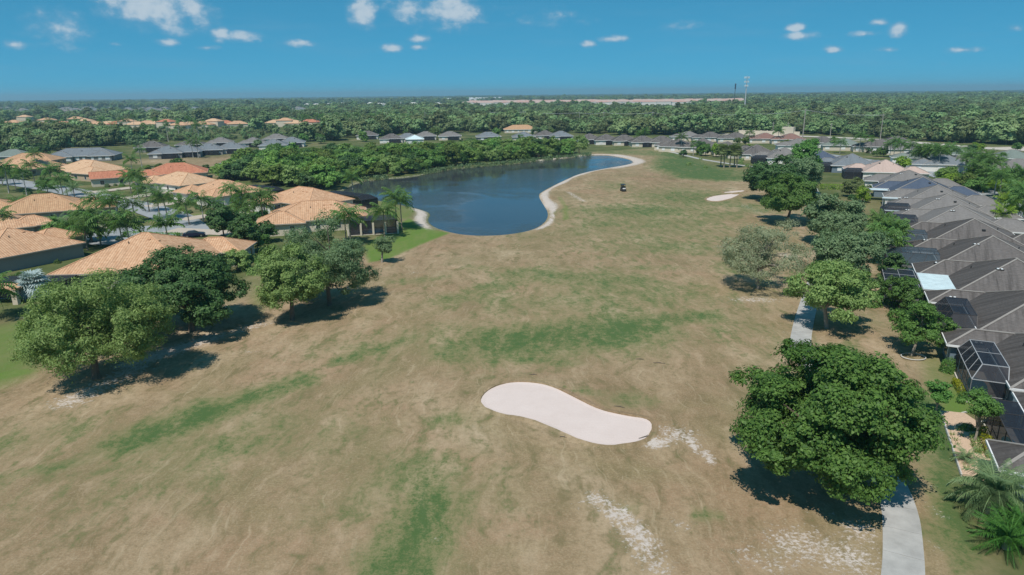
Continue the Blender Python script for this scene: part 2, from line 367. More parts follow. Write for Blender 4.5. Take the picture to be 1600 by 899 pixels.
# ------------------------------------------------------------------ ground sheet
def axis(lo, hi, step, far0, far1, n):
    a = np.arange(lo, hi+.01, step)
    def geo(d, n):  # growing steps out to distance d
        t = np.linspace(0, 1, n+1)[1:]; return step*3*n*t*.2+(d-step*.6*n)*t**3.2
    return np.concatenate([(lo-geo(lo-far0, n))[::-1], a, hi+geo(far1-hi, n)])
xs = axis(-64, 62, .85, -12500, 12500, 40); ys = axis(26, 362, .85, -400, 11800, 50)
X, Y = np.meshgrid(xs, ys); shp = X.shape; X = X.ravel(); Y = Y.ravel()
Z = gh(X, Y)
nx, ny = shp[1], shp[0]
ii, jj = np.meshgrid(np.arange(nx-1), np.arange(ny-1)); ii = ii.ravel(); jj = jj.ravel()
Fq = np.stack([jj*nx+ii, jj*nx+ii+1, (jj+1)*nx+ii+1, (jj+1)*nx+ii], 1)
gme = mesh_np('ground', np.stack([X, Y, Z], 1), Fq, smooth=True)
PX, PY = Q(X, Y)
GX, GY = X, Y
def ell(px, py, rx, ry, rot=0., wt=1.):
    """soft patch on the ground: centre seen at a pixel, radii in metres, turned by rot degrees"""
    cx, cy = P(px, py); a = R_(rot); dx, dy = GX-cx, GY-cy
    u = (dx*math.cos(a)+dy*math.sin(a))/rx; v = (-dx*math.sin(a)+dy*math.cos(a))/ry
    return wt*np.exp(-(u*u+v*v)*1.1)
def strip(p0, p1, wd, wt=1.):
    a = np.array(P(*p0)); b = np.array(P(*p1)); e = b-a
    t = np.clip(((GX-a[0])*e[0]+(GY-a[1])*e[1])/(e@e), 0, 1)
    d = np.hypot(GX-a[0]-t*e[0], GY-a[1]-t*e[1]); return wt*np.exp(-(d/wd)**2)
def poly(pts, soft=2., px=True):
    return sstep(-sdist(GX, GY, [P(*q) for q in pts] if px else pts), -soft, soft)
green = np.zeros_like(X)
for m_ in (strip((205, 690), (330, 640), 3.2, .85), strip((330, 640), (470, 592), 2.2, .7), ell(90, 728, 4, 1.3, 25, .6), strip((540, 558), (650, 525), 2.2, .55), strip((715, 545), (830, 520), 4.5, .62),
           strip((790, 535), (980, 512), 7.5, .8), strip((980, 505), (1100, 494), 3.2, .75), ell(825, 560, 3, 1.6, 0, .8), ell(885, 566, 3, 1.4, 0, .65), ell(935, 540, 4, 2, 0, .55), ell(985, 625, 3.2, 2.2, 0, .62), ell(920, 612, 2.5, 1.2, -20, .6),
           ell(1103, 804, 1.3, .8, 0, .8), strip((620, 899), (680, 780), 3.2, .72), ell(660, 820, 2.6, 2.2, 0, .6), ell(700, 655, 2.2, 2, 0, .48), ell(980, 792, .8, .6, 0, .7), ell(600, 820, 1.5, .8, 0, .5), strip((700, 470), (840, 430), 3.5, .5),
           strip((820, 430), (980, 440), 7, .52), ell(750, 420, 4, 3, 0, .4), strip((960, 460), (1100, 450), 4, .35), ell(940, 350, 7, 6, 0, .6), ell(1000, 330, 22, 14, 0, .66), ell(1080, 310, 18, 22, 0, .66), ell(1060, 345, 18, 6, 0, .5), ell(1040, 385, 18, 9, 0, .50), ell(960, 290, 9, 14, 0, .4), ell(1150, 420, 6, 7, 0, .4), ell(800, 470, 10, 4, 0, .42),
           ell(1120, 335, 9, 8, 0, .5), ell(1180, 325, 9, 10, 0, .6), ell(1195, 390, 7, 8, 0, .35), ell(905, 365, 4, 5, 0, .45), ell(1010, 420, 9, 3, 0, .38), ell(640, 440, 7, 2.5, 20, .4), ell(560, 540, 6, 2, 25, .35),
           poly([(1035, 234), (1060, 236), (1110, 252), (1165, 268), (1190, 280), (1130, 284), (1060, 278), (1020, 262)], 8)*.95, poly([(920, 236), (1030, 234), (1050, 246), (1000, 243), (930, 239)], 6)*.55,
           poly([(1425, 600), (1480, 640), (1515, 760), (1540, 860), (1500, 899), (1455, 800), (1450, 700), (1425, 640)], 1.2)*.8, poly([(1270, 545), (1330, 530), (1400, 600), (1445, 640), (1465, 680), (1500, 760), (1470, 800), (1440, 720), (1400, 600), (1300, 560)], 1.5)*.58, ell(1480, 850, 1.2, 3, 20, .72), ell(1475, 725, 1.5, 3.5, 25, .6), ell(1330, 500, 6, 4, 0, .35)):
    green = np.maximum(green, np.minimum(m_*1.12, 1))
for m_ in (ell(950, 470, 26, 14, 10, .46), ell(1020, 350, 30, 40, 0, .46), ell(640, 760, 8, 9, 30, .40), ell(330, 700, 16, 7, 30, .40), ell(700, 520, 18, 8, 15, .36), ell(1150, 520, 9, 10, 0, .30), ell(80, 680, 10, 5, 20, .36)):
    green = np.maximum(green, m_)
lawn = np.zeros_like(X)
for m_ in (poly([(0, 500), (60, 500), (95, 540), (60, 590), (0, 612), (-90, 640), (-150, 560)], 4.)*.80, ell(18, 585, 3.5, 2.2, 25, 1.1), poly([(565, 385), (600, 362), (640, 340), (668, 356), (705, 364), (660, 382), (610, 405), (575, 412)], 1.5)*1.0, poly([(560, 312), (600, 315), (655, 328), (640, 345), (600, 340), (570, 330)], 1.5)*.72,
           strip((874, 308), (884, 325), 1.2, .62), strip((884, 325), (884, 343), 1.4, .66), poly([(385, 430), (410, 430), (430, 480), (400, 505), (380, 470)], 2)*.55, poly([(255, 325), (318, 330), (345, 345), (300, 350), (262, 338)], 1.5)*.8, poly([(100, 410), (60, 420), (5, 435), (5, 445), (60, 435)], 1.)*.6,
           poly([(1465, 545), (1520, 590), (1560, 640), (1530, 655), (1470, 660), (1440, 620), (1430, 560)], 1.5)*.62, poly([(1490, 575), (1530, 640), (1495, 660), (1460, 640)], 1.)*.9, poly([(1290, 295), (1340, 300), (1390, 345), (1330, 340)], 4)*.55):
    lawn = np.maximum(lawn, m_)
sand = np.zeros_like(X)
dpond = sdist(X, Y, POND)
dbk = sdist(X, Y, BUNK); sand = np.maximum(sand, np.exp(-((dbk-.2)/.55)**2)*(.50+.12*vnoise(X, Y, 9)))
rightbank = sstep(PX, 815, 850)
bank = np.exp(-((dpond-.7)/1.1)**2)*.55
bank = np.maximum(bank, np.exp(-((dpond-1.5)/(1.75+1.0*vnoise(X, Y, 3)))**2)*rightbank*.86)
bank = np.maximum(bank, np.exp(-((dpond-2.0)/2.3)**2)*np.exp(-((PX-655)/28)**2)*sstep(PY, 318, 330)*.88)
bank = np.maximum(bank, np.exp(-((dpond-3)/4.)**2)*sstep(PX, 935, 970)*.80)
sand = np.maximum(sand, np.where(dpond > -4, bank, .0))
for m_ in (strip((930, 775), (975, 815), 1.5, .60), strip((965, 800), (1010, 850), 1.7, .68), strip((1005, 850), (1030, 890), 1.8, .56), ell(925, 785, 2.2, 1.4, 0, .48), ell(1000, 860, 2.4, 2, 0, .48), ell(1060, 820, 1.6, 1.3, 0, .52), ell(1250, 850, 4.2, 3.6, 0, .60), ell(1320, 870, 3.8, 3.6, 0, .62), ell(1180, 870, 3, 2.4, 0, .5), ell(1220, 885, 3, 1.5, 0, .55), ell(1290, 800, 3, 1.5, 0, .42), ell(1345, 830, 2, 2.6, 0, .62),
           ell(1025, 692, 1.7, 1.3, 20, .88), strip((1030, 668), (1060, 672), 1.2, .52), strip((1080, 690), (1115, 718), .9, .74), ell(1058, 678, 3.6, 2.6, 0, .62), ell(745, 665, 1.8, 1., 0, .42), ell(785, 825, 1, .6, 0, .5), ell(680, 842, 1., .5, 0, .5),
           strip((110, 625), (210, 575), 3.2, .62), strip((200, 570), (330, 528), 2.8, .7), strip((330, 528), (420, 505), 2.2, .55), ell(40, 497, 1.4, .7, 0, .9), ell(385, 550, 2.2, .9, 15, .48), ell(650, 427, 3.4, 1.6, 0, .45), ell(425, 465, 2, 2.2, 0, .6), ell(400, 548, 3, 1, 0, .42),
           ell(1180, 469, 6.5, 2.6, 0, .60), ell(1130, 385, 5, 2, 0, .5), strip((1165, 322), (1260, 360), 3.5, .46), ell(1150, 325, 5, 2.5, 0, .4), ell(1230, 400, 3, 5, 0, .62), ell(1280, 395, 4, 5, 0, .5), ell(895, 308, 2.5, 4, 0, .5), strip((888, 300), (912, 315), 1.6, .6),
           ell(1465, 800, .9, 2.6, 15, .5), ell(1455, 760, .7, 2., 15, .46), ell(1455, 850, .8, 3, 10, .45), ell(1230, 520, 3, 2, 0, .4), poly([(1330, 217), (1360, 225), (1380, 233), (1345, 226), (1300, 219)], 6)*.9, poly([(1490, 231), (1600, 229), (1650, 238), (1600, 241), (1540, 236)], 5)*.9, poly([(1290, 212), (1420, 213), (1470, 223), (1400, 219)], 8)*.7):
    sand = np.maximum(sand, m_)
# everything beyond the fairway's trees: garden ground, then woodland floor
fair = poly([(-200, 660), (0, 595), (100, 545), (200, 510), (330, 480), (420, 450), (560, 400), (640, 375), (700, 355), (700, 280), (925, 238), (1030, 232), (1060, 236), (1110, 252), (1180, 268), (1260, 300), (1330, 360), (1400, 440), (1440, 540), (1470, 640), (1500, 740), (1600, 1100), (1200, 1400), (-600, 1400)], 3.)
fair = np.maximum(fair, poly([(190, 255), (400, 235), (350, 275), (330, 280), (300, 262)], 6))
dist = np.hypot(X, Y)
wild = np.clip((1-fair), 0, 1)
for nme, arr in (('green', green), ('lawn', lawn), ('sand', sand), ('wild', wild)):
    at = gme.attributes.new(nme, 'FLOAT', 'POINT'); at.data.foreach_set('value', np.clip(arr, 0, 1).astype(np.float32))
m = bpy.data.materials.new('turf'); m.use_nodes = True; t = NT(m.node_tree)
oc = t.new('ShaderNodeTexCoord').outputs['Object']
A = {k: t.new('ShaderNodeAttribute', attribute_name=k).outputs['Fac'] for k in ('green', 'lawn', 'sand', 'wild')}
wrp = t.vmath('ADD', oc, t.new('ShaderNodeVectorMath', {0: t.noise(oc, .08, 3., .6, out='Color'), 3: 6.}, operation='SCALE').outputs[0])
rot = t.new('ShaderNodeMapping', {'Vector': wrp, 'Rotation': (0, 0, R_(-38)), 'Scale': (1, .28, 1)}).outputs[0]
n_big = t.noise(oc, .030, 5., .6); n_mid = t.noise(rot, .22, 5., .62); n_fine = t.noise(oc, 1.6, 5., .7); n_tuft = t.noise(oc, 6., 3., .7)
dry = t.ramp(t.math('ADD', t.math('MULTIPLY', n_big, .55), t.math('MULTIPLY', n_mid, .5)), [(.36, (.180, .125, .066)), (.46, (.275, .194, .112)), (.56, (.365, .268, .166)), (.66, (.48, .37, .25))])
dry = t.mix(t.smooth(t.noise(oc, .09, 4., .6), .45, .66, 0., .75), dry, (.330, .212, .130))
dry = t.mix(t.smooth(t.noise(oc, .055, 5., .65, dist=.6), .46, .64, 0., .62), dry, (.215, .182, .088))
dry = t.mix(t.smooth(n_fine, .38, .72, .0, .55), dry, (.185, .14, .075))
dry = t.mix(t.smooth(n_tuft, .42, .75, .0, .40), dry, (.47, .37, .24))
n_str = t.noise(t.new('ShaderNodeMapping', {'Vector': wrp, 'Rotation': (0, 0, R_(-52)), 'Scale': (1, .42, 1)}).outputs[0], .62, 6., .68)
dry = t.mix(t.smooth(n_str, .48, .70, 0., .72), dry, (.160, .125, .062)); dry = t.mix(t.smooth(n_str, .30, .46, .35, 0.), dry, (.47, .36, .24))
for rr_, op_ in ((-28, .32), (35, .22)):
    sc_ = t.noise(t.new('ShaderNodeMapping', {'Vector': wrp, 'Rotation': (0, 0, R_(rr_)), 'Scale': (2.2, .035, 1)}).outputs[0], 1., 3., .6)
    dry = t.mix(t.smooth(sc_, .60, .72, 0., op_), dry, (.50, .40, .27))
wd_ = t.noise(oc, .9, 3., .7); dry = t.mix(t.smooth(wd_, .66, .76, 0., .6), dry, (.130, .128, .055))
gcol = t.ramp(n_mid, [(.35, (.098, .135, .048)), (.55, (.140, .168, .066)), (.72, (.205, .200, .095))])
gcol = t.mix(t.smooth(n_tuft, .4, .75, 0., .5), gcol, (.075, .115, .028))
gf = t.math('ADD', A['green'], t.math('ADD', t.math('ADD', t.math('MULTIPLY', t.math('SUBTRACT', n_mid, .5), 1.2), t.math('MULTIPLY', t.math('SUBTRACT', n_str, .5), 1.9)), t.math('ADD', t.math('MULTIPLY', t.math('SUBTRACT', n_fine, .5), 1.3), t.math('MULTIPLY', t.math('SUBTRACT', n_tuft, .5), .9))))
c = t.mix(t.smooth(t.math('ADD', A['green'], t.math('MULTIPLY', t.math('SUBTRACT', n_str, .5), .9)), .0, .55, 0., .62), dry, (.205, .198, .092))
c = t.mix(t.smooth(gf, .20, .85, 0., .85), c, gcol)
c = t.mix(t.smooth(gf, .60, 1.1, 0., .80), c, (.058, .118, .036))
lcol = t.mix(n_fine, (.090, .165, .030), (.150, .225, .050))
lcol2 = t.mix(t.smooth(n_mid, .4, .65, 0., .5), lcol, (.21, .21, .085))
c = t.mix(t.smooth(t.math('ADD', A['lawn'], t.math('MULTIPLY', t.math('SUBTRACT', n_fine, .5), .3)), .25, .95), c, lcol2)
wcol = t.ramp(t.noise(oc, .06, 5., .65), [(.35, (.060, .085, .030)), (.5, (.105, .125, .045)), (.62, (.175, .165, .080)), (.75, (.26, .22, .125))])
c = t.mix(t.math('MULTIPLY', A['wild'], t.math('SUBTRACT', 1., A['lawn'], clamp=True)), c, wcol)
sf = t.math('ADD', A['sand'], t.math('ADD', t.math('MULTIPLY', t.math('SUBTRACT', n_fine, .5), .85), t.math('MULTIPLY', t.math('SUBTRACT', t.noise(oc, 3.2, 4., .75), .5), .9)))
c = t.mix(t.math('MULTIPLY', t.smooth(sf, .44, .76), t.smooth(A['sand'], .05, .25)), c, t.mix(t.math('ADD', t.math('MULTIPLY', n_tuft, .6), t.math('MULTIPLY', t.noise(oc, .5, 4., .7), .5)), (.30, .24, .185), (.74, .66, .60)))
bh = t.math('ADD', t.math('MULTIPLY', n_fine, .5), t.math('MULTIPLY', n_tuft, .25))
bp = t.new('ShaderNodeBump', {'Strength': .5, 'Distance': .22, 'Height': bh})
b = t.new('ShaderNodeBsdfPrincipled', {'Base Color': c, 'Roughness': .95, 'Normal': bp.outputs[0], 'Specular IOR Level': .1})
t.new('ShaderNodeOutputMaterial', {0: b.outputs[0]})
tag(obj('ground', gme, m), 'dry brown golf fairway with green patches and surrounding land', kind='structure')

def poly_fill(name, pts, z, mt, zfun=None):
    me = bpy.data.meshes.new(name)
    from mathutils.geometry import tessellate_polygon
    tri = tessellate_polygon([[Vector((p[0], p[1], 0)) for p in pts]])
    me.from_pydata([(p[0], p[1], z if zfun is None else zfun(p[0], p[1])+z) for p in pts], [], [list(q) for q in tri])
    me.update(); fix_up(me)
    return obj(name, me, mt)
def fix_up(me):
    for p in me.polygons:
        if p.normal.z < 0: p.flip()
    me.update()
# pond water
m = bpy.data.materials.new('pond_water'); m.use_nodes = True; t = NT(m.node_tree)
oc = t.new('ShaderNodeTexCoord').outputs['Object']
wv = t.noise(t.new('ShaderNodeMapping', {'Vector': oc, 'Scale': (1, 1.6, 1), 'Rotation': (0, 0, .4)}).outputs[0], .75, 4., .6)
calm = t.smooth(t.noise(oc, .03, 4., .6, dist=.8), .40, .60, .08, 1.25)
bp = t.new('ShaderNodeBump', {'Strength': t.math('MULTIPLY', calm, .30), 'Distance': .35, 'Height': wv})
b = t.new('ShaderNodeBsdfPrincipled', {'Base Color': t.mix(t.noise(oc, .05, 3.), (.036, .046, .058), (.055, .062, .068)), 'Roughness': .09, 'IOR': 1.33, 'Normal': bp.outputs[0], 'Specular IOR Level': .5})
t.new('ShaderNodeOutputMaterial', {0: b.outputs[0]})
WL = -.42
big = []
pc = np.mean(np.array(POND), 0)
wme = bpy.data.meshes.new('pond')
bx0, by0 = np.min(np.array(POND), 0)-3; bx1, by1 = np.max(np.array(POND), 0)+3
gx = np.arange(bx0, bx1+6, 6); gy = np.arange(by0, by1+6, 6)
WX, WY = np.meshgrid(gx, gy); wsd = sdist(WX.ravel(), WY.ravel(), POND).reshape(WX.shape)
vid = {}; wvs = []; wfs = []
for j in range(len(gy)-1):
    for i in range(len(gx)-1):
        if min(wsd[j, i], wsd[j+1, i], wsd[j, i+1], wsd[j+1, i+1]) < 2.5:
            f = []
            for (a, bb) in ((j, i), (j, i+1), (j+1, i+1), (j+1, i)):
                if (a, bb) not in vid: vid[(a, bb)] = len(wvs); wvs.append((gx[bb], gy[a], WL))
                f.append(vid[(a, bb)])
            wfs.append(f)
wme.from_pydata(wvs, [], wfs); wme.update()
tag(obj('pond', wme, m), 'dark blue rippled pond beside the fairway', kind='structure')
# bunkers
m = bpy.data.materials.new('bunker_sand'); m.use_nodes = True; t = NT(m.node_tree)
oc = t.new('ShaderNodeTexCoord').outputs['Object']
na = t.noise(oc, .35, 4., .6); nb = t.noise(oc, 7., 4., .7)
rk = t.math('SINE', t.math('MULTIPLY', t.math('ADD', t.new('ShaderNodeSeparateXYZ', {0: oc}).outputs[1], t.math('MULTIPLY', na, 1.2)), 22.))
cc = t.mix(na, (.60, .495, .45), (.70, .595, .55)); cc = t.mix(t.smooth(nb, .45, .8, 0., .25), cc, (.50, .41, .35))
bp = t.new('ShaderNodeBump', {'Strength': .35, 'Distance': .05, 'Height': t.math('ADD', nb, t.math('MULTIPLY', rk, .15))})
b = t.new('ShaderNodeBsdfPrincipled', {'Base Color': cc, 'Roughness': .95, 'Normal': bp.outputs[0], 'Specular IOR Level': .1})
t.new('ShaderNodeOutputMaterial', {0: b.outputs[0]})
m_lip = None
def bunker(pts, z, label, lip):
    pa = np.array(pts); n = len(pa); gz = np.zeros(n)
    if np.sum(pa[:, 0]*np.roll(pa[:, 1], -1)-np.roll(pa[:, 0], -1)*pa[:, 1]) < 0: pa = pa[::-1]; gz = gz[::-1]
    d = np.roll(pa, -1, 0)-np.roll(pa, 1, 0); d /= np.linalg.norm(d, axis=1, keepdims=True); out = np.stack([d[:, 1], -d[:, 0]], 1)
    # sand: outline ring, then rings stepping inwards to a floor
    from mathutils.geometry import tessellate_polygon
    V = [(p[0], p[1], g+z) for p, g in zip(pa, gz)]; inn = pa-out*.45; V += [(p[0], p[1], g+z-.05) for p, g in zip(inn, gz)]
    F = [(i, (i+1) % n, n+(i+1) % n, n+i) for i in range(n)]
    tri = tessellate_polygon([[Vector((p[0], p[1], 0)) for p in inn]]); F += [tuple(n+q for q in t_) for t_ in tri]
    me = bpy.data.meshes.new('bunker'); me.from_pydata(V, [], F); me.update(); fix_up(me); o = tag(obj('bunker', me, m), label, kind='structure')
    # turf lip standing round the sand
    L = MB(); r_ = np.random.default_rng(n); wb = lip*(1+.35*np.sin(np.arange(n)*.9)+.25*r_.normal(size=n)); A = pa+out*lip*9; T1 = pa+out*lip*2.5; T0 = pa+out*.02*r_.normal(size=(n, 1))
    rows = [[(p[0], p[1], float(q)-.05) for p, q in zip(A, gh(A[:, 0], A[:, 1]))], [(p[0], p[1], g+w_*.8) for p, g, w_ in zip(T1, gz, wb)], [(p[0], p[1], g+w_) for p, g, w_ in zip(T0, gz, wb)], [(p[0], p[1], g+z-.03) for p, g in zip(pa-out*.02, gz)]]
    for a, b2 in zip(rows[:-1], rows[1:]):
        for i in range(n): k = (i+1) % n; L.face([a[i], a[k], b2[k], b2[i]])
    lo = part('turf_lip', L.mesh('turf_lip', True), MLIP, o)
MLIP = bpy.data.materials['turf']
bunker(BUNK, -.015, 'bean shaped bunker of pale pink sand', .10)
bunker(BUNK2, .0, 'oval white sand bunker by the far trees', .10)
bunker(BUNK3, .0, 'thin sliver of white sand bunker', .08)

# cart path: concrete slabs
m_conc = mat('concrete_slab', (.40, .39, .37), .9, .26, .7, bump=.25)
def ribbon(pts, wd, z, t0=0., t1=1.):
    pass
def path_slabs(name, label, line, wd, slab, mt, z=.03, thick=.10, curb=None):
    root = empty(name, (line[0][0], line[0][1], 0)); tag(root, label, kind='structure')
    ln = np.array(line); seg = np.hypot(*np.diff(ln, axis=0).T); cum = np.concatenate([[0], np.cumsum(seg)])
    def at(s):
        s = min(max(s, 0), cum[-1]); x = np.interp(s, cum, ln[:, 0]); y = np.interp(s, cum, ln[:, 1])
        s2 = min(s+.5, cum[-1]); s1 = max(s-.5, 0)
        d = np.array([np.interp(s2, cum, ln[:, 0])-np.interp(s1, cum, ln[:, 0]), np.interp(s2, cum, ln[:, 1])-np.interp(s1, cum, ln[:, 1])]); d /= np.linalg.norm(d)
        return np.array([x, y]), np.array([-d[1], d[0]])
    k = 0
    while k*slab < cum[-1]:
        a, b = k*slab+.02, min((k+1)*slab-.02, cum[-1]); mb = MB(); n = 3; rows = []
        for i in range(n+1):
            p, nn = at(a+(b-a)*i/n); L = p+nn*wd/2; Rr = p-nn*wd/2
            zz = max(g0(*p), g0(*L), g0(*Rr))+z+rng.uniform(0, .006)*0
            rows.append(((L[0], L[1], zz), (Rr[0], Rr[1], zz)))
        for (l0, r0_), (l1, r1) in zip(rows[:-1], rows[1:]):
            mb.face([l0, l1, r1, r0_][::-1])
            mb.face([(l0[0], l0[1], l0[2]-thick), (l1[0], l1[1], l1[2]-thick), l1, l0]); mb.face([r0_, r1, (r1[0], r1[1], r1[2]-thick), (r0_[0], r0_[1], r0_[2]-thick)])
        for (l, r) in (rows[0], rows[-1]): mb.face([l, r, (r[0], r[1], r[2]-thick), (l[0], l[1], l[2]-thick)])
        me = mb.mesh('slab'); fix = [p for p in me.polygons if abs(p.normal.z) > .7 and p.normal.z < 0]
        for p in fix: p.flip()
        o = part('slab', me, mt, root); o.location = (-line[0][0], -line[0][1], 0)
        k += 1
cart = smooth_line([P(1404, 960), P(1412, 899), P(1411, 850), P(1407, 795), P(1385, 740), (31.6, 56), (32.6, 66), P(1249, 545), P(1254, 510), P(1262, 480), P(1278, 430), P(1290, 400), (66, 135), (73, 152), (80, 172), (90, 200), (100, 228), P(1195, 262), P(1150, 258), P(1098, 250), P(1075, 244), P(1055, 239), P(1040, 236)], 2)
path_slabs('cart_path', 'pale concrete cart path winding past the oaks', cart, 2.45, 3.1, m_conc)

# streets
m_road = mat('grey_street', (.30, .315, .325), .9, .10, .35)
m_pav = mat('paver_driveway', (.48, .41, .34), .9, .12, 1.5)
def strip_road(name, label, pts, wd, z, mt):
    ln = smooth_line(pts, 2); mb = MB(); prev = None
    for i, p in enumerate(ln):
        q0 = np.array(ln[max(i-1, 0)]); q1 = np.array(ln[min(i+1, len(ln)-1)]); d = q1-q0; d /= np.linalg.norm(d); n = np.array([-d[1], d[0]])
        L = np.array(p)+n*wd/2; Rr = np.array(p)-n*wd/2
        if prev: mb.face([prev[1], (Rr[0], Rr[1], z), (L[0], L[1], z), prev[0]])
        prev = ((L[0], L[1], z), (Rr[0], Rr[1], z))
    return tag(obj(name, mb.mesh(name), mt), label, kind='structure')
strip_road('street', 'grey residential street curving between orange roofed houses', [(-235, 290), (-165, 243), (-138, 222), (-119, 206), (-100, 189), (-86, 174), (-77, 160), (-72, 150)], 9.5, .10, m_road)
cd = MB(); cx, cy = -86, 153
cd.face([(cx+12.5*math.cos(a), cy+11*math.sin(a), .105) for a in np.linspace(0, 2*math.pi, 40)[:-1]])
tag(obj('street_turning_circle', cd.mesh('street_turning_circle'), m_road), 'round end of the grey residential street', kind='structure')
for pts in ([(-84, 172), (-76, 182), (-71, 178)], [(-104, 194), (-96, 206), (-93, 208)], [(-122, 209), (-114, 222), (-112, 224)], [(-98, 160), (-106, 168)], [(-80, 158), (-62, 153)], [(-96, 146), (-99, 140)], [(-140, 224), (-130, 240)], [(-78, 148), (-66, 134)], [(-135, 218), (-128, 200)]):
    strip_road('driveway', 'paver driveway joining a house to the street', pts, 5.5, .112, m_pav)
strip_road('street', 'pale back street behind the grey roofed row', [(30, -6), (62, 28), (76, 56), (91, 90), (106, 122), (122, 158), (137, 192), (150, 225), (158, 262), (160, 300), (150, 350)], 8, .10, m_road)
strip_road('street', 'pale boundary road below the woodland', [P(1700, 240), P(1590, 235), P(1500, 229), P(1420, 222), P(1350, 217), P(1250, 213), P(1100, 209)], 11, .10, mat('sandy_road', (.52, .47, .41), .9, .1, .2))

# ------------------------------------------------------------------ vegetation
def unit(n, r):
    v = r.normal(size=(n, 3)); return v/np.linalg.norm(v, axis=1, keepdims=True)
def leaf_quads(C, N, size, asp, r, droop=0.):
    """diamond leaves at C facing N"""
    n = len(C); N = N/(np.linalg.norm(N, axis=1, keepdims=True)+1e-9)
    T = unit(n, r); T[:, 2] -= droop
    T -= N*np.sum(T*N, 1, keepdims=True); T /= (np.linalg.norm(T, axis=1, keepdims=True)+1e-9)
    B = np.cross(N, T); s = (size*(.5+r.uniform(0, 1.05, (n, 1))**1.6))
    V = np.stack([C-T*s*.5, C+B*s*asp*.5, C+T*s*.5, C-B*s*asp*.5], 1).reshape(-1, 3)
    F = np.arange(4*n).reshape(n, 4); return V, F
def crown_mesh(name, seed, rx, ry, zb, zt, clumps, per, cr, leaf, asp=.6, droop=0., lobes=16, fill=.2, flat=.75, rough=.3):
    """boughs round the crown, leaf clumps over each bough, leaves in each clump"""
    r = np.random.default_rng(seed); rx *= .88; ry *= .88; rz = (zt-zb)/(1+flat)*.95; zc = zb+rz*flat
    k = np.arange(lobes)+.5; ph = k*2.39996+r.uniform(0, 6); cz = 1-k/lobes*1.62
    bd = np.stack([np.cos(ph)*np.sqrt(np.clip(1-cz*cz, 0, 1)), np.sin(ph)*np.sqrt(np.clip(1-cz*cz, 0, 1)), cz], 1)+r.normal(0, .16, (lobes, 3))
    br = r.uniform(.26, .44, lobes)*(1+.25*(16/lobes-1)); bc = bd*(1-br*r.uniform(.75, 1.05+rough*.5, lobes))[:, None]*(1+r.normal(0, rough*.22, lobes))[:, None]
    bi = r.choice(lobes, clumps, p=br**2/np.sum(br**2)); u = unit(clumps, r)+bd[bi]*.55+np.array([0, 0, .15]); u /= np.linalg.norm(u, axis=1, keepdims=True)
    C = bc[bi]+u*(br[bi]*r.uniform(.55, 1.08, clumps))[:, None]
    ni = int(clumps*fill); C[:ni] = unit(ni, r)*r.uniform(.1, .62, (ni, 1))
    d = C/(np.linalg.norm(C, axis=1, keepdims=True)+1e-6)*.5+u*.5
    C = C*np.array([rx, ry, rz]); C[:, 2] = np.where(C[:, 2] < 0, C[:, 2]*flat, C[:, 2]); C[:, 2] += zc
    kk = r.integers(int(per*.5), int(per*1.5)+1, clumps); idx = np.repeat(np.arange(clumps), kk); n = len(idx)
    cs = cr*r.uniform(.55, 1.35, clumps)
    off = unit(n, r)*(r.uniform(0, 1, (n, 1))**.5)*cs[idx][:, None]*np.array([1, 1, .6])
    off[:, 2] -= droop*np.abs(r.normal(0, 1, n))*cs[idx]*.9
    pts = C[idx]+off; pts[:, 2] = np.maximum(pts[:, 2], zb*.5+r.uniform(0, .3, n))
    Nn = off/(cs[idx][:, None])*.8+d[idx]*.5+unit(n, r)*.55+np.array([0, 0, .5])
    V, F = leaf_quads(pts, Nn, leaf, asp, r, droop)
    return mesh_np(name, V, F), C
def trunk_mesh(name, seed, h, rad, tips, fork=.3, n=8, lean=.04):
    r = np.random.default_rng(seed); mb = MB()
    ft = np.array([r.normal(0, lean)*h, r.normal(0, lean)*h, h*fork])
    mb.tube([(0, 0, -.5), (0, 0, .1), ft*.5+r.normal(0, .04, 3), ft], [rad*1.5, rad*1.25, rad, rad*.85], n)
    for tp in tips:
        tp = np.array(tp); L = np.linalg.norm(tp-ft); mid = ft*.55+tp*.45+np.array([0, 0, .10*L])+r.normal(0, .05*L, 3); mid2 = ft*.2+tp*.8+np.array([0, 0, .05*L])+r.normal(0, .04*L, 3)
        mb.tube([ft-np.array([0, 0, .2]), mid, mid2, tp], [rad*.62, rad*.36, rad*.2, rad*.07], 5)
        for _ in range(2):
            e = mid2+r.normal(0, .22*L, 3)*np.array([1, 1, .6]); mb.tube([mid, mid*.4+e*.6+r.normal(0, .03*L, 3), e], [rad*.24, rad*.13, rad*.04], 4)
    return mb.mesh(name, True)
def tree(name, label, cat, pos, cmesh, tmesh, cm, tm, rz=0., sc=1., group=None):
    e = empty(name, (pos[0], pos[1], g0(*pos)-.02), rz); e.scale = (sc,)*3 if np.isscalar(sc) else sc
    tag(e, label, cat, group)
    part('trunk', tmesh, tm, e); c = part('crown', cmesh, cm, e)
    c.material_slots[0].link = 'OBJECT'; c.material_slots[0].material = cm
    return e
def big_tree(label, px, py, width, height, zb, cm, tm, seed, clumps, per, cr, leaf, trad, dx=0., dy=0., depth=None, name='tree', fork=.28, ntips=11, **kw):
    pos = P(px, py); cme, C = crown_mesh('crown', seed, width/2*.93, (depth or width)/2*.93, zb, height, clumps, per, cr, leaf, **kw)
    if dx or dy:
        co = np.empty(len(cme.vertices)*3, np.float32); cme.vertices.foreach_get('co', co); co = co.reshape(-1, 3); co[:, 0] += dx; co[:, 1] += dy; cme.vertices.foreach_set('co', co.ravel()); C = C+np.array([dx, dy, 0])
    r = np.random.default_rng(seed+1); tips = C[r.choice(len(C), ntips, False)]*np.array([.80, .80, .93])
    return tree(name, label, 'tree', pos, cme, trunk_mesh('trunk', seed+2, height, trad, tips, fork), MT[cm], MT[tm])
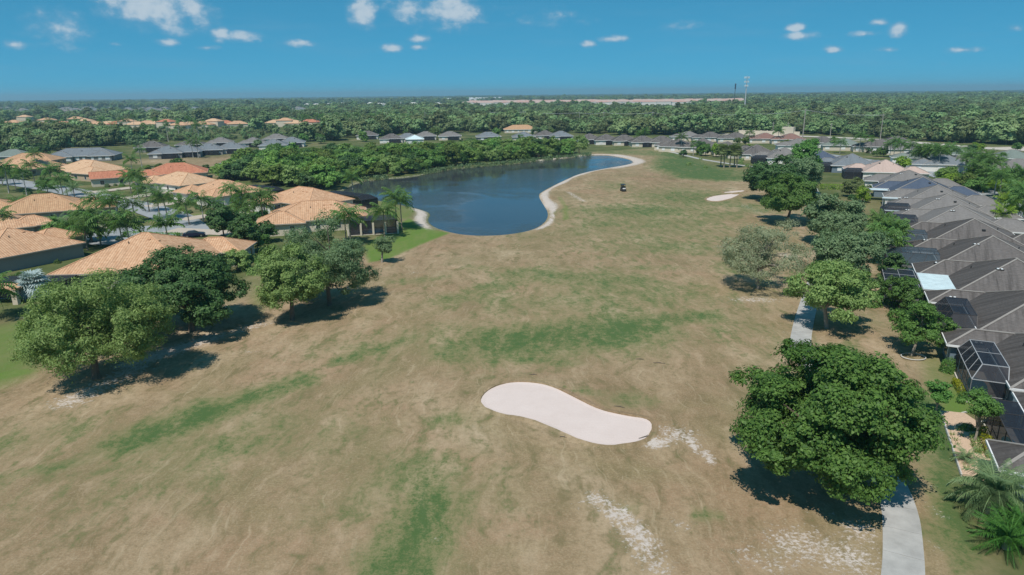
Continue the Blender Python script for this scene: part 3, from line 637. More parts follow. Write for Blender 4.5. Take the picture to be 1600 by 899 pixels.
# the trees standing on the fairway's edges
OK_ = dict(name='oak_tree')
big_tree('large dense live oak spreading over the cart path', 1304, 760, 17.0, 12.4, 1.4, 'oak', 'bark', 11, 720, 210, .92, .25, .45, dx=-.9, fork=.2, ntips=16, lobes=34, rough=.5, flat=.7, **OK_)
big_tree('wide light green drooping oak with a leaning trunk on the brown turf', 150, 590, 17.6, 12.4, 1.3, 'olive', 'bark', 21, 640, 170, 1.0, .27, .36, dx=1.0, droop=.3, asp=.40, lobes=22, rough=.45, flat=.8, **OK_)
big_tree('dark green round oak behind the drooping light green oak', 300, 518, 20.2, 11.4, 1.6, 'dark', 'bark', 31, 660, 150, 1.05, .33, .36, dx=-1.0, lobes=28, rough=.4, flat=.75, **OK_)
big_tree('olive green oak with bare lower trunk casting a long dark shadow', 457, 500, 12.2, 11.0, 1.9, 'olive', 'bark', 41, 330, 130, .95, .32, .30, dx=.5, droop=.25, asp=.42, lobes=18, rough=.4, flat=.8, **OK_)
big_tree('grey green willowy oak beside the orange roofed house', 515, 478, 15.6, 13.0, .8, 'grey', 'bark', 51, 470, 130, 1.05, .34, .3, dx=-.6, droop=.4, asp=.36, lobes=20, rough=.36, flat=.9, **OK_)
big_tree('small crooked tree with a forked trunk by the green lawn', 597, 411, 5.2, 6.0, 1.4, 'grey', 'bark_pale', 61, 70, 60, .7, .28, .17, dx=.6, fork=.4, ntips=7, rough=.45, lobes=8, name='small_tree')
big_tree('green oak with moss in its fork standing beside the cart path', 1292, 512, 12.4, 10.0, 2.6, 'olive', 'bark_pale', 71, 320, 130, .95, .30, .26, dx=.5, droop=.2, lobes=20, rough=.4, flat=.6, **OK_)
big_tree('pale sparse half bare tree with thin grey green foliage', 1185, 452, 15.6, 11.0, 2.0, 'pale', 'bark_pale', 81, 340, 90, 1.1, .26, .26, droop=.25, asp=.4, lobes=18, rough=.4, ntips=26, flat=.7, fill=.1, name='sparse_tree')
big_tree('grey green oak behind the mossy oak on the path edge', 1314, 448, 12.6, 10.2, 1.6, 'grey', 'bark_pale', 91, 330, 110, 1., .34, .25, droop=.3, lobes=18, rough=.36, flat=.8, **OK_)
big_tree('green oak beside the lime palms at the cage house', 1300, 384, 14.6, 10.0, 1.6, 'grey', 'bark', 101, 340, 110, 1.15, .42, .28, droop=.2, lobes=20, rough=.4, flat=.8, **OK_)
big_tree('rounded bright oak on the turf next to the small bunkers', 1229, 348, 17.0, 11.6, 1.6, 'mid', 'bark', 111, 360, 110, 1.2, .44, .3, lobes=22, rough=.42, flat=.8, **OK_)
big_tree('dark broad oak behind the rounded bright oak', 1206, 314, 18.6, 12.2, 1.4, 'dark', 'bark', 121, 320, 100, 1.3, .52, .3, lobes=20, rough=.4, flat=.8, **OK_)
big_tree('brownish green tree crowded among the fairway oaks', 1250, 304, 15.4, 12.0, 1.4, 'grey', 'bark', 131, 260, 90, 1.3, .5, .3, lobes=18, rough=.4, flat=.8, **OK_)
big_tree('tall narrow bright green tree rising above the grey roofs', 1256, 284, 10.5, 16., 1.6, 'mid', 'bark', 141, 240, 90, 1.3, .5, .3, lobes=16, rough=.4, flat=.9, name='tall_tree')
big_tree('bright green garden tree at the screened house corner', 1425, 554, 7.6, 6.2, 1.3, 'mid', 'bark_pale', 151, 190, 120, .65, .24, .16, dx=1.1, dy=.6, lobes=14, rough=.4, flat=.7, name='garden_tree')
big_tree('small round garden tree on a thin trunk', 1463, 648, 2.7, 3.7, 1.4, 'mid', 'bark_pale', 161, 50, 110, .42, .17, .08, lobes=9, rough=.35, name='garden_tree')
big_tree('pale trunked garden tree shading the landscaped bed', 1520, 692, 3.7, 5.0, 2.6, 'mid', 'bark_pale', 171, 70, 110, .5, .17, .10, lobes=10, rough=.35, name='garden_tree')
big_tree('leafy dark shrub tree against the pool cages', 1404, 484, 5.6, 5.4, .4, 'shrub', 'bark', 181, 100, 90, .7, .3, .12, rough=.4, flat=.9, lobes=12, name='garden_tree')
big_tree('low dense tree between the lime palms and the pool cage', 1392, 440, 4.8, 4.8, .4, 'dark', 'bark', 186, 80, 80, .7, .3, .12, rough=.4, flat=.9, lobes=10, name='garden_tree')
big_tree('bushy dark magnolia beside the parked blue car', 350, 372, 7.6, 8.6, .6, 'dark', 'bark', 191, 130, 90, .8, .42, .16, rough=.45, flat=.9, lobes=13, name='magnolia_tree')
big_tree('second dark magnolia by the paver driveway', 388, 396, 7.2, 8.4, .8, 'dark', 'bark', 193, 120, 90, .8, .42, .16, rough=.45, flat=.9, lobes=13, name='magnolia_tree')
big_tree('olive shrub tree at the corner of the tiled house', 372, 424, 6.6, 4., .3, 'olive', 'bark', 195, 90, 80, .7, .32, .12, rough=.4, flat=.9, lobes=10, name='garden_tree')
big_tree('small orange tinged tree behind the fairway oaks', 1330, 308, 7., 6.2, .6, 'sabal', 'bark', 197, 80, 70, .9, .42, .14, rough=.4, flat=.8, lobes=10, name='garden_tree')
big_tree('light green shrub tree by the row of lanais', 1347, 316, 4.8, 4.6, .3, 'lime', 'bark', 199, 60, 70, .8, .4, .12, rough=.4, flat=.8, lobes=9, name='garden_tree')

def bush_mesh(seed, rx, ry, h, n, leaf):
    r = np.random.default_rng(seed); d = unit(n, r); d[:, 2] = np.abs(d[:, 2]); rad = r.uniform(.72, 1.03, (n, 1))
    d *= (1+.16*np.sin(d[:, :1]*5+seed)*np.cos(d[:, 1:2]*4))
    C = d*rad*np.array([rx, ry, h]); V, F = leaf_quads(C, d*.8+unit(n, r)*.6+np.array([0, 0, .3]), leaf, .6, r); return mesh_np('foliage', V, F)
def bush(label, pos, me, cm, sc=1., cat='bush', name='bush', rz=0., group=None):
    o = obj(name, me, MT[cm]); o.location = (pos[0], pos[1], g0(*pos)-.05); o.scale = (sc,)*3 if np.isscalar(sc) else sc; o.rotation_euler = (0, 0, rz)
    return tag(o, label, cat, group)
def hedge_mesh(seed, L, W, H, n, leaf):
    r = np.random.default_rng(seed); C = r.uniform(-1, 1, (n, 3)); ax = r.integers(0, 3, n)
    C[np.arange(n), ax] = np.sign(C[np.arange(n), ax])*r.uniform(.85, 1.05, n); C[:, 2] = np.where(ax == 2, np.abs(C[:, 2]), C[:, 2])
    Nn = np.zeros((n, 3)); Nn[np.arange(n), ax] = np.sign(C[np.arange(n), ax])
    C = C*np.array([L/2, W/2, H/2])+np.array([0, 0, H/2]); C += r.normal(0, .05, (n, 3))
    V, F = leaf_quads(C, Nn+unit(n, r)*.7+np.array([0, 0, .3]), leaf, .6, r); return mesh_np('foliage', V, F)

# palms
def frond_np(L, el0, curl, nl, ll, wd, seed, droop=.55, fold=.45):
    """one pinnate frond along +X: rachis + leaflet strips"""
    r = np.random.default_rng(seed); V = []; F = []
    ts = np.linspace(0, 1, nl+1); ang = el0-curl*ts**1.25; dx = np.cos(ang)*L/nl; dz = np.sin(ang)*L/nl
    px = np.concatenate([[0], np.cumsum(dx[:-1])]); pz = np.concatenate([[0], np.cumsum(dz[:-1])])
    def q(a, b, c, d): n = len(V); V.extend([a, b, c, d]); F.append((n, n+1, n+2, n+3))
    for i in range(nl):
        w0, w1 = .035*(1-ts[i])+.012, .035*(1-ts[i+1])+.012
        q((px[i], -w0, pz[i]), (px[i], w0, pz[i]), (px[i+1], w1, pz[i+1]), (px[i+1], -w1, pz[i+1]))
        if ts[i] < .10: continue
        ln = ll*(math.sin(math.pi*min(1, .12+ts[i]*.92))**.6+.12)*r.uniform(.85, 1.12)
        for s in (-1, 1):
            fx = .45+.3*ts[i]+r.normal(0, .07); fz = -droop+fold*.4+r.normal(0, .10)
            e = np.array([fx, s, fz]); e = e/np.linalg.norm(e)*ln; b = np.array([px[i], 0, pz[i]]); m = b+e*.5+np.array([0, 0, .10*ln]); tip = b+e+np.array([0, 0, -.14*ln])
            wv = np.array([wd, 0, wd*.25])
            q(tuple(b-wv*.5), tuple(b+wv*.5), tuple(m+wv*.5), tuple(m-wv*.5)); q(tuple(m-wv*.5), tuple(m+wv*.5), tuple(tip+wv*.12), tuple(tip-wv*.12))
    return np.array(V, float), np.array(F)
def fan_np(L, el0, seed, blades=14, R=.9):
    """a fan leaf: stalk and pleated blade"""
    r = np.random.default_rng(seed); V = []; F = []
    L = L*.8; c = np.array([math.cos(el0)*L, 0, math.sin(el0)*L]); dirv = np.array([math.cos(el0-.5), 0, math.sin(el0-.5)])
    def q(*p): n = len(V); V.extend([tuple(a) for a in p]); F.append(tuple(range(n, n+4)))
    sdv = np.array([0, 1, 0]); q(np.array([0, -.03, 0]), np.array([0, .03, 0]), c+sdv*.02, c-sdv*.02)
    nrm = np.cross(dirv, sdv)
    for k in range(blades):
        a = (k/(blades-1)-.5)*3.7; e = dirv*math.cos(a)+sdv*math.sin(a); p = np.cross(nrm, e)*R*.16; rr = R*r.uniform(.85, 1.1)
        m = c+e*rr*.6; tip = c+e*rr-np.array([0, 0, .20*rr])-nrm*0
        q(c-p*.2, m-p*.5, tip, m+p*.5)
    return np.array(V, float), np.array(F)
def rotz(V, a):
    co, si = math.cos(a), math.sin(a); o = V.copy(); o[:, 0] = V[:, 0]*co-V[:, 1]*si; o[:, 1] = V[:, 0]*si+V[:, 1]*co; return o
def join_np(lst):
    Vs = []; Fs = []; n = 0
    for V, F in lst: Vs.append(V); Fs.append(F+n); n += len(V)
    return np.concatenate(Vs), np.concatenate(Fs)
FR = {}
def fronds(kind):
    """three to four frond meshes per palm kind"""
    if kind in FR: return FR[kind]
    S = dict(queen=[(3.1, e, c, 11, .85, .17) for e, c in ((1.25, 1.5), (.85, 1.9), (.35, 1.9), (-.1, 1.3))],
             date=[(3.5, e, c, 34, .60, .055) for e, c in ((1.4, 1.4), (1.05, 1.9), (.6, 2.0), (.15, 1.6))],
             royal=[(3.1, e, c, 11, .85, .19) for e, c in ((1.3, 1.3), (.8, 1.8), (.3, 1.8), (-.1, 1.2))],
             lime=[(2.7, e, c, 11, .75, .17) for e, c in ((1.3, 1.1), (1.0, 1.6), (.6, 1.8))],
             cycad=[(2.3, e, c, 22, .34, .055) for e, c in ((1.2, .8), (.8, 1.0), (.4, 1.1), (.05, .9))])
    if kind in S: l = [frond_np(*p, seed=i+len(kind)*7) for i, p in enumerate(S[kind])]
    else:
        R = .95 if kind == 'sabal' else 1.15
        l = [fan_np(1.2, e, i, 13, R) for i, e in enumerate((1.35, 1.0, .65, .3, -.1, -.5))]
    FR[kind] = [(V, F, mesh_np('frond', V, F)) for V, F in l]; return FR[kind]
CR = {}
def crown_palm(kind, n, seed):
    k = (kind, n, seed % 3)
    if k not in CR:
        r = np.random.default_rng(seed % 3); fl = fronds(kind); L = []
        for i in range(n):
            V, F, _ = fl[i*len(fl)//n]; L.append((rotz(V, i*2.39996+r.normal(0, .15))*r.uniform(.88, 1.1), F))
        CR[k] = mesh_np('crown', *join_np(L))
    return CR[k]
TK = {}
def palm_trunk(h, rad, seed):
    k = (round(h, 1), round(rad, 2), seed % 3)
    if k not in TK:
        r = np.random.default_rng(seed); lx, ly = r.normal(0, .035*h), r.normal(0, .02*h); mb = MB(); n = 7
        z = np.linspace(-.3, h, n); mb.tube([(lx*(q/h)**2*max(q, 0)/max(q, .01), ly*(q/h)**2, q) for q in z], [rad*(1.5 if i == 0 else 1.2 if i == 1 else 1.)*(1-.25*i/n) for i in range(n)], 7)
        TK[k] = (mb.mesh('trunk', True), (lx, ly, h))
    return TK[k]
def palm(label, pos, kind, h, fm, nf=14, sc=1., detailed=False, tm='palm_trunk', rad=.15, group=None, name='palm_tree', seed=None):
    seed = int(abs(pos[0]*13+pos[1]*7)) if seed is None else seed
    e = empty(name, (pos[0], pos[1], g0(*pos)-.02), (seed*.7) % 6.28); tag(e, label, 'palm tree', group)
    tme, top = palm_trunk(h, rad, seed); part('trunk', tme, MT[tm], e)
    if detailed:
        r = np.random.default_rng(seed); fl = fronds(kind)
        for i in range(nf):
            o = part('frond', fl[i*len(fl)//nf][2], MT[fm], e); o.location = top; o.rotation_euler = (r.normal(0, .08), 0, i*2.39996+r.normal(0, .15)); o.scale = (sc*r.uniform(.88, 1.1),)*3
    else:
        o = part('crown', crown_palm(kind, nf, seed), MT[fm], e); o.location = top; o.scale = (sc,)*3
    return e

# ------------------------------------------------------------------ houses
def hip(mb, caps, fasc, cx, cy, w_, d_, z0, pitch, oh=.45, gable=False, ft=.22):
    """hip roof over a rectangle; ridge along the longer side"""
    a, b = w_/2+oh, d_/2+oh; sw = d_ > w_
    if sw: a, b = b, a
    def T(x, y, z): return (cx+(-y if sw else x), cy+(x if sw else y), z)
    h = b*math.tan(pitch); rl = a-b if not gable else a; zr = z0+h
    if rl < .15: rl = .15
    e = [T(-a, -b, z0), T(a, -b, z0), T(a, b, z0), T(-a, b, z0)]; r1, r2 = T(-rl, 0, zr), T(rl, 0, zr); sl = math.hypot(b, h)
    mb.face([e[0], e[1], r2, r1], [(-a, 0), (a, 0), (rl, sl), (-rl, sl)]); mb.face([e[2], e[3], r1, r2], [(-a, 0), (a, 0), (rl, sl), (-rl, sl)])
    if gable:
        pass
    else:
        sl2 = math.hypot(a-rl, h)
        mb.face([e[1], e[2], r2], [(-b, 0), (b, 0), (0, sl2)]); mb.face([e[3], e[0], r1], [(-b, 0), (b, 0), (0, sl2)])
    mb.face([e[3], e[2], e[1], e[0]])
    for i in range(4):
        p, q = np.array(e[i]), np.array(e[(i+1) % 4]); d = (q-p)/np.linalg.norm(q-p); o = np.array([d[1], -d[0], 0])*.05
        fasc.bar(p+o+np.array([0, 0, -ft*.5+.03]), q+o+np.array([0, 0, -ft*.5+.03]), .10, ft)
    up = np.array([0, 0, .035])
    if not gable:
        for p, q in ((e[0], r1), (e[3], r1), (e[1], r2), (e[2], r2)): caps.bar(np.array(p)+up, np.array(q)+up, .26, .07)
    caps.bar(np.array(r1)+up, np.array(r2)+up, .30, .08)
    return zr
WIN = {}
def win_mesh(w_, h):
    if (w_, h) not in WIN:
        f = MB(); f.box((0, 0, 0), (w_+.16, .08, h+.16)); p = MB(); p.box((-w_/4, -.045, 0), (w_/2-.04, .05, h-.02)); p2 = MB(); p2.box((w_/4, -.045, 0), (w_/2-.04, .05, h-.02))
        WIN[(w_, h)] = (f.mesh('window'), p.mesh('pane'), p2.mesh('pane'))
    return WIN[(w_, h)]
def cage(parent, x0, y0, x1, y1, he, ht, style, inner, fm='dkmetal', sm='screen', pw=2.4, deck=True):
    """screened pool cage in house coordinates; inner = side touching the house (n/s/e/w)"""
    e = empty('pool_cage', (0, 0, 0)); e.parent = parent; KIDS.setdefault(parent.name, []).append(e)
    fr = MB(); B = .075
    c = [(x0, y0), (x1, y0), (x1, y1), (x0, y1)]; sides = {'s': (0, 1), 'e': (1, 2), 'n': (2, 3), 'w': (3, 0)}
    ins = min(x1-x0, y1-y0)*.27
    if style == 'flat': t = [(x0, y0, ht), (x1, y0, ht), (x1, y1, ht), (x0, y1, ht)]; he = ht-.02
    else:
        ix0, ix1 = x0+(0 if inner == 'w' else ins), x1-(0 if inner == 'e' else ins); iy0, iy1 = y0+(0 if inner == 's' else ins), y1-(0 if inner == 'n' else ins)
        t = [(ix0, iy0, ht), (ix1, iy0, ht), (ix1, iy1, ht), (ix0, iy1, ht)]
    ev = [(x, y, he) for x, y in c]
    def panel(pts):
        mb = MB(); mb.face(pts); me = mb.mesh('screen_panel'); part('screen_panel', me, MT[sm], e)
    for sname, (i, j) in sides.items():
        a, b = np.array(c[i]), np.array(c[j]); L = np.linalg.norm(b-a); n = max(1, int(round(L/pw)))
        fr.bar(ev[i], ev[j], B, B)
        if style != 'flat': fr.bar(t[i], t[j], B, B); fr.bar(ev[i], t[i], B, B)
        if sname == inner: continue
        for k in range(n+1):
            p = a+(b-a)*k/n; fr.bar((p[0], p[1], 0), (p[0], p[1], he), B*.9, B*.9)
            if style != 'flat':
                q = np.array(t[i])+(np.array(t[j])-np.array(t[i]))*k/n; fr.bar((p[0], p[1], he), q, B*.8, B*.8)
            if k < n:
                p2 = a+(b-a)*(k+1)/n; panel([(p[0], p[1], .05), (p2[0], p2[1], .05), (p2[0], p2[1], he), (p[0], p[1], he)])
                if style != 'flat':
                    q2 = np.array(t[i])+(np.array(t[j])-np.array(t[i]))*(k+1)/n; panel([(p[0], p[1], he), (p2[0], p2[1], he), q2, q])
        fr.bar((a[0], a[1], .9), (b[0], b[1], .9), B*.7, B*.7)
    tx = np.array(t[1])-np.array(t[0]); ty = np.array(t[3])-np.array(t[0]); na = max(1, int(round(np.linalg.norm(tx)/pw))); nb = max(1, int(round(np.linalg.norm(ty)/(pw*1.5))))
    T0 = np.array(t[0])
    for k in range(na+1): fr.bar(T0+tx*k/na, T0+tx*k/na+ty, B*.8, B*.8)
    for k in range(nb+1): fr.bar(T0+ty*k/nb, T0+ty*k/nb+tx, B*.8, B*.8)
    for k in range(na):
        for l in range(nb): panel([T0+tx*k/na+ty*l/nb, T0+tx*(k+1)/na+ty*l/nb, T0+tx*(k+1)/na+ty*(l+1)/nb, T0+tx*k/na+ty*(l+1)/nb])
    part('frame', fr.mesh('frame'), MT[fm], e)
    if deck:
        d = MB(); d.box(((x0+x1)/2, (y0+y1)/2, .07), (x1-x0+.3, y1-y0+.3, .14)); part('deck', d.mesh('deck'), MT['deck'], e)
        p = MB(); ln = 9; cx, cy = (x0+x1)/2, (y0+y1)/2; p.face([(cx+(x1-x0)*.30*math.cos(q)*(1+.12*math.sin(2*q)), cy+(y1-y0)*.28*math.sin(q), .155) for q in np.linspace(0, 2*math.pi, 19)[:-1]]); part('pool', p.mesh('pool'), MT['pool'], e)
    return e
def house(label, pos, rot, wings, roofm, wallm, eave=2.75, pitch=R_(24), fasciam='white', capm='cap', group=None, cages=(), wins='nsew', frames=True, vents=(), garage=None, name='house', gables=(), wspace=4.2, z=0.):
    e = empty(name, (pos[0], pos[1], z), rot); tag(e, label, 'house', group)
    zr = eave
    for k, (cx, cy, w_, d_) in enumerate(wings):
        rf, cp, fa, wl = MB(), MB(), MB(), MB(); ez = eave-.035*k
        zz = hip(rf, cp, fa, cx, cy, w_, d_, ez, pitch, gable=(k in gables)); zr = max(zr, zz)
        wl.box((cx, cy, ez/2), (w_-.02*k, d_-.02*k, ez-.02))
        if k in gables:
            a = w_ > d_; hw = (d_ if a else w_)/2; hh = hw*math.tan(pitch)*.98
            for s in (-1, 1):
                if a: wl.face([(cx+s*w_/2, cy-hw, ez), (cx+s*w_/2, cy+hw, ez), (cx+s*w_/2, cy, ez+hh)])
                else: wl.face([(cx-hw, cy+s*d_/2, ez), (cx+hw, cy+s*d_/2, ez), (cx, cy+s*d_/2, ez+hh)])
        part('wall', wl.mesh('wall'), MT[wallm], e); ro = part('roof', rf.mesh('roof'), MT[roofm], e)
        part('ridge_cap', cp.mesh('ridge_cap'), MT[capm], ro); part('fascia', fa.mesh('fascia'), MT[fasciam], ro)
        for sd_, (nx_, ny_, L) in dict(s=(0, -1, w_), n=(0, 1, w_), e=(1, 0, d_), w=(-1, 0, d_)).items():
            if sd_ not in wins: continue
            n = int(L//wspace)
            for i in range(n):
                u = (i+.5)/n*L-L/2; x = cx+(nx_*w_/2 if nx_ else u); y = cy+(ny_*d_/2 if ny_ else u)
                tx, ty = x+nx_*.4, y+ny_*.4
                if any(abs(tx-c2) < w2/2+.5 and abs(ty-d2c) < d2/2+.5 for kk, (c2, d2c, w2, d2) in enumerate(wings) if kk != k): continue
                if garage and garage[0] == k and garage[1] == sd_: continue
                ww, wh = ((1.3, 1.25), (1.8, 1.4), (1.0, 1.3))[(i+k) % 3]
                f, p1, p2 = win_mesh(ww, wh); rz = dict(s=0, n=math.pi, e=math.pi/2, w=-math.pi/2)[sd_]
                if frames:
                    o = part('window', f, MT['white'], e, loc=(x+nx_*.02, y+ny_*.02, 1.45), rz=rz); part('pane', p1, MT['glass'], o); part('pane', p2, MT['glass'], o)
                else: o = part('window', f, MT['glass'] if (i % 2) else MT['glass'], e, loc=(x+nx_*.02, y+ny_*.02, 1.45), rz=rz)
    if garage:
        k, sd_ = garage[:2]; cx, cy, w_, d_ = wings[k]; g = MB()
        nx_, ny_ = dict(s=(0, -1), n=(0, 1), e=(1, 0), w=(-1, 0))[sd_]
        L = 4.9; x, y = cx+nx_*w_/2, cy+ny_*d_/2
        for q in range(4): g.box((x+nx_*.04, y+ny_*.04, .32+q*.54), (L if ny_ else .08, L if nx_ else .08, .51))
        part('garage_door', g.mesh('garage_door'), MT['gdoor'], e)
    for (vx, vy, kind) in vents:
        # find roof height under the vent
        best = 0
        for k, (cx, cy, w_, d_) in enumerate(wings):
            a, b = w_/2+.45-abs(vx-cx), d_/2+.45-abs(vy-cy)
            if a > 0 and b > 0: best = max(best, eave-.035*k+min(a, b)*math.tan(pitch))
        if best <= 0: continue
        v = MB()
        if kind == 'slot': v.box((vx, vy, best+.06), (.55, 1.1, .16)); part('roof_vent', v.mesh('roof_vent'), MT['vent'], e)
        elif kind == 'pipe': v.tube([(vx, vy, best-.2), (vx, vy, best+.35)], [.09, .09], 7); part('roof_vent', v.mesh('roof_vent'), MT['vent'], e)
        elif kind == 'flat': v.box((vx, vy, best+.05), (.5, .5, .12)); part('roof_vent', v.mesh('roof_vent'), MT['capO'], e)
        else:
            for q in (-.32, .32):
                v2 = MB(); v2.box((vx+q*.75, vy, best+.08), (.32, .38, .16), top=.7); part('skylight', v2.mesh('skylight'), MT['skyl'], e)
            v.box((vx, vy, best+.02), (1.0, .6, .08)); part('skylight_base', v.mesh('skylight_base'), MT['vent'], e)
    e['ridge'] = zr
    return e
def local(pos, rot, x, y): return (pos[0]+x*math.cos(rot)-y*math.sin(rot), pos[1]+x*math.sin(rot)+y*math.cos(rot))

# the shingle roofed row along the fairway
ROW = R_(-24.8); RO = np.array([57.9, 63.6]); RS = np.array([7.4, 15.96])
GRP = 'shingle roofed houses backing onto the fairway'
std = lambda s: [(0, 0, 15.2, 15.8), (-5.2, s*4.5, 12.6, 6.9), (8.3, -s*3.6, 10., 7.6)]
VN = [(-2.2, -2.4, 'sky'), (1.6, -3.4, 'slot'), (-4.6, 1.6, 'pipe'), (3.4, -1.6, 'pipe'), (-8.6, 4.1, 'sky'), (2.6, 4., 'slot')]
rows = [(-1, 'shA', 'grey shingle house whose flat dark screen enclosure overlooks the landscaped bed', 'wallF', [('flat', -10.2, -3.2, -7.9, 5.8, 'e')], -1),
        (0, 'shA', 'weathered grey shingle house with a hipped screen cage beside a yellow hedge', 'wallF', [('hip', -10.9, -6.6, -7.9, 2.6, 'e')], 1),
        (1, 'shA', 'dark streaked shingle house with a cage framing a beige patio wall', 'wallE', [('hip', -11.2, -6.8, -7.9, 2.6, 'e')], 1),
        (2, 'shA', 'streaked shingle house with a pale translucent lanai roof panel', 'wallD', [('flat', -16.6, -7.6, -12.3, 3.2, 'e')], 1),
        (3, 'shA', 'brown grey shingle house with a long blue tinted pool cage', 'wallD', [('hip', -15.4, -8.6, -7.9, .8, 'e')], 1),
        (4, 'shA', 'weathered shingle house behind the lime palms with a dark pool cage', 'wallD', [('hip', -14.8, -8., -7.9, .7, 'e')], 1),
        (5, 'shB', 'light grey shingle house with a tall black pool cage and white panel', 'wallD', [('hip', -14.8, -7.6, -7.9, 1.4, 'e')], 1),
        (6, 'shB', 'plain light grey shingle house between two grey neighbours', 'wallC', [('hip', -13.6, -7.4, -7.9, .8, 'e')], 1),
        (7, 'shB', 'light grey shingle house beside the navy blue roof', 'wallC', [], 1),
        (8, 'shC', 'navy blue shingle house in the grey roofed row', 'wallF', [], 1),
        (9, 'shB', 'light grey shingle house beside the pink tan roof', 'wallC', [], 1)]
HR = {}
for (k, rm, lb, wm, cg, s) in rows:
    pos = RO+RS*k
    if k >= 8: pos = pos+np.array([-1.5*(k-7), 1.2*(k-7)])
    wg = std(s)
    if k == -1: wg[1] = (-5.2, -5.8, 12.6, 4.1)
    elif k in (0, 1): wg[1] = (-5.2, 5.6, 12.4, 4.6)
    h = house(lb, pos, ROW, wg, rm, wm, pitch=R_(24.8), group=GRP, wins='w' if k > 0 else 'ws', vents=[(x+rng.normal(0, .7), (y+rng.normal(0, .6))*(1 if s > 0 else -1), q) for x, y, q in VN if rng.random() < .8], frames=True, fasciam='white', name='shingle_roof_house')
    HR[k] = (h, pos)
    for (st, x0, y0, x1, y1, inn) in cg:
        cage(h, x0, y0, x1, y1, 2.5, 2.75 if st == 'flat' else 3.9, st, inn, fm='ltmetal' if k in (0, 2) else 'dkmetal', sm={2: 'screen', 3: 'screen3', 4: 'screen3'}.get(k, 'screen'), pw=2.2)
# the pale roof panels
for k, (x0, y0, x1, y1) in {2: (-12.0, -9.0, -7.9, .8), 5: (-15.6, -9.4, -10., -7.8), 6: (-13., -7.6, -9.6, -6.0), 7: (-12.5, -4., -9., -2.4), 8: (-13., -6., -8.5, -2.5)}.items():
    h, pos = HR[k]; v = MB(); n = 9 if k == 2 else 3
    for i in range(n):
        a = y0+(y1-y0)*i/n; b_ = y0+(y1-y0)*(i+1)/n; v.box(((x0+x1)/2, (a+b_)/2, 2.93), (x1-x0, (b_-a)-.05, .07))
    part('lanai_roof_panel', v.mesh('lanai_roof_panel'), MT['panel'], h)
    f = MB(); f.box(((x0+x1)/2, y0-.08, 2.92), (x1-x0+.3, .14, .16)); f.box(((x0+x1)/2, y1+.08, 2.92), (x1-x0+.3, .14, .16)); f.box((x0-.08, (y0+y1)/2, 2.92), (.14, y1-y0, .16))
    for (xx, yy) in ((x0+.1, y0+.1), (x0+.1, y1-.1)): f.box((xx, yy, 1.42), (.12, .12, 2.8))
    part('lanai_frame', f.mesh('lanai_frame'), MT['ltmetal'], h)
    if k != 2: continue
# beyond the bend of the row: houses set by where they stand
def at_px(px, py, z=2.75): return P(px, py, z)
for (px, py, rot, sz, rm, wm, lb) in [
        (1382, 266, -20, 1.0, 'shD', 'wallC', 'pink tan shingle house in the grey roofed row'), (1330, 256, -16, 1.05, 'shE', 'wallF', 'slate blue shingle house with a white lanai roof'), (1282, 249, -16, 1.0, 'shC', 'wallD', 'dark slate house behind the tall bright green tree'),
        (1225, 245, -12, 1.05, 'shB', 'wallC', 'grey shingle house with a rounded screen porch near the sabal clump'), (1182, 239, -10, 1.0, 'shA', 'wallB', 'grey shingle house directly behind the sabal palm clump'),
        (1136, 233, -6, 1.0, 'shA', 'wallB', 'brown grey shingle house facing the bright green strip'), (1098, 228, -14, 1.05, 'shA', 'wallB', 'low brown shingle house at the end of the far path'), (1058, 228, -30, 1.0, 'shA', 'wallB', 'brown shingle house turned towards the far end of the pond')]:
    pos = at_px(px, py)
    h = house(lb, pos, R_(rot), [(0, 0, 15*sz, 15*sz), (-8, 4, 9, 7), (8, -4, 9, 7.5)], rm, wm, pitch=R_(25), group=GRP, wins='ws', frames=False, vents=[(-2.2, -2.4, 'slot'), (2, -3, 'pipe'), (-4, 2., 'sky')], name='shingle_roof_house')
    if px in (1330, 1225, 1382): cage(h, -13.5, -7, -7.6, .4, 2.5, 3.4, 'hip', 'e', sm='screen2', deck=False, pw=3)
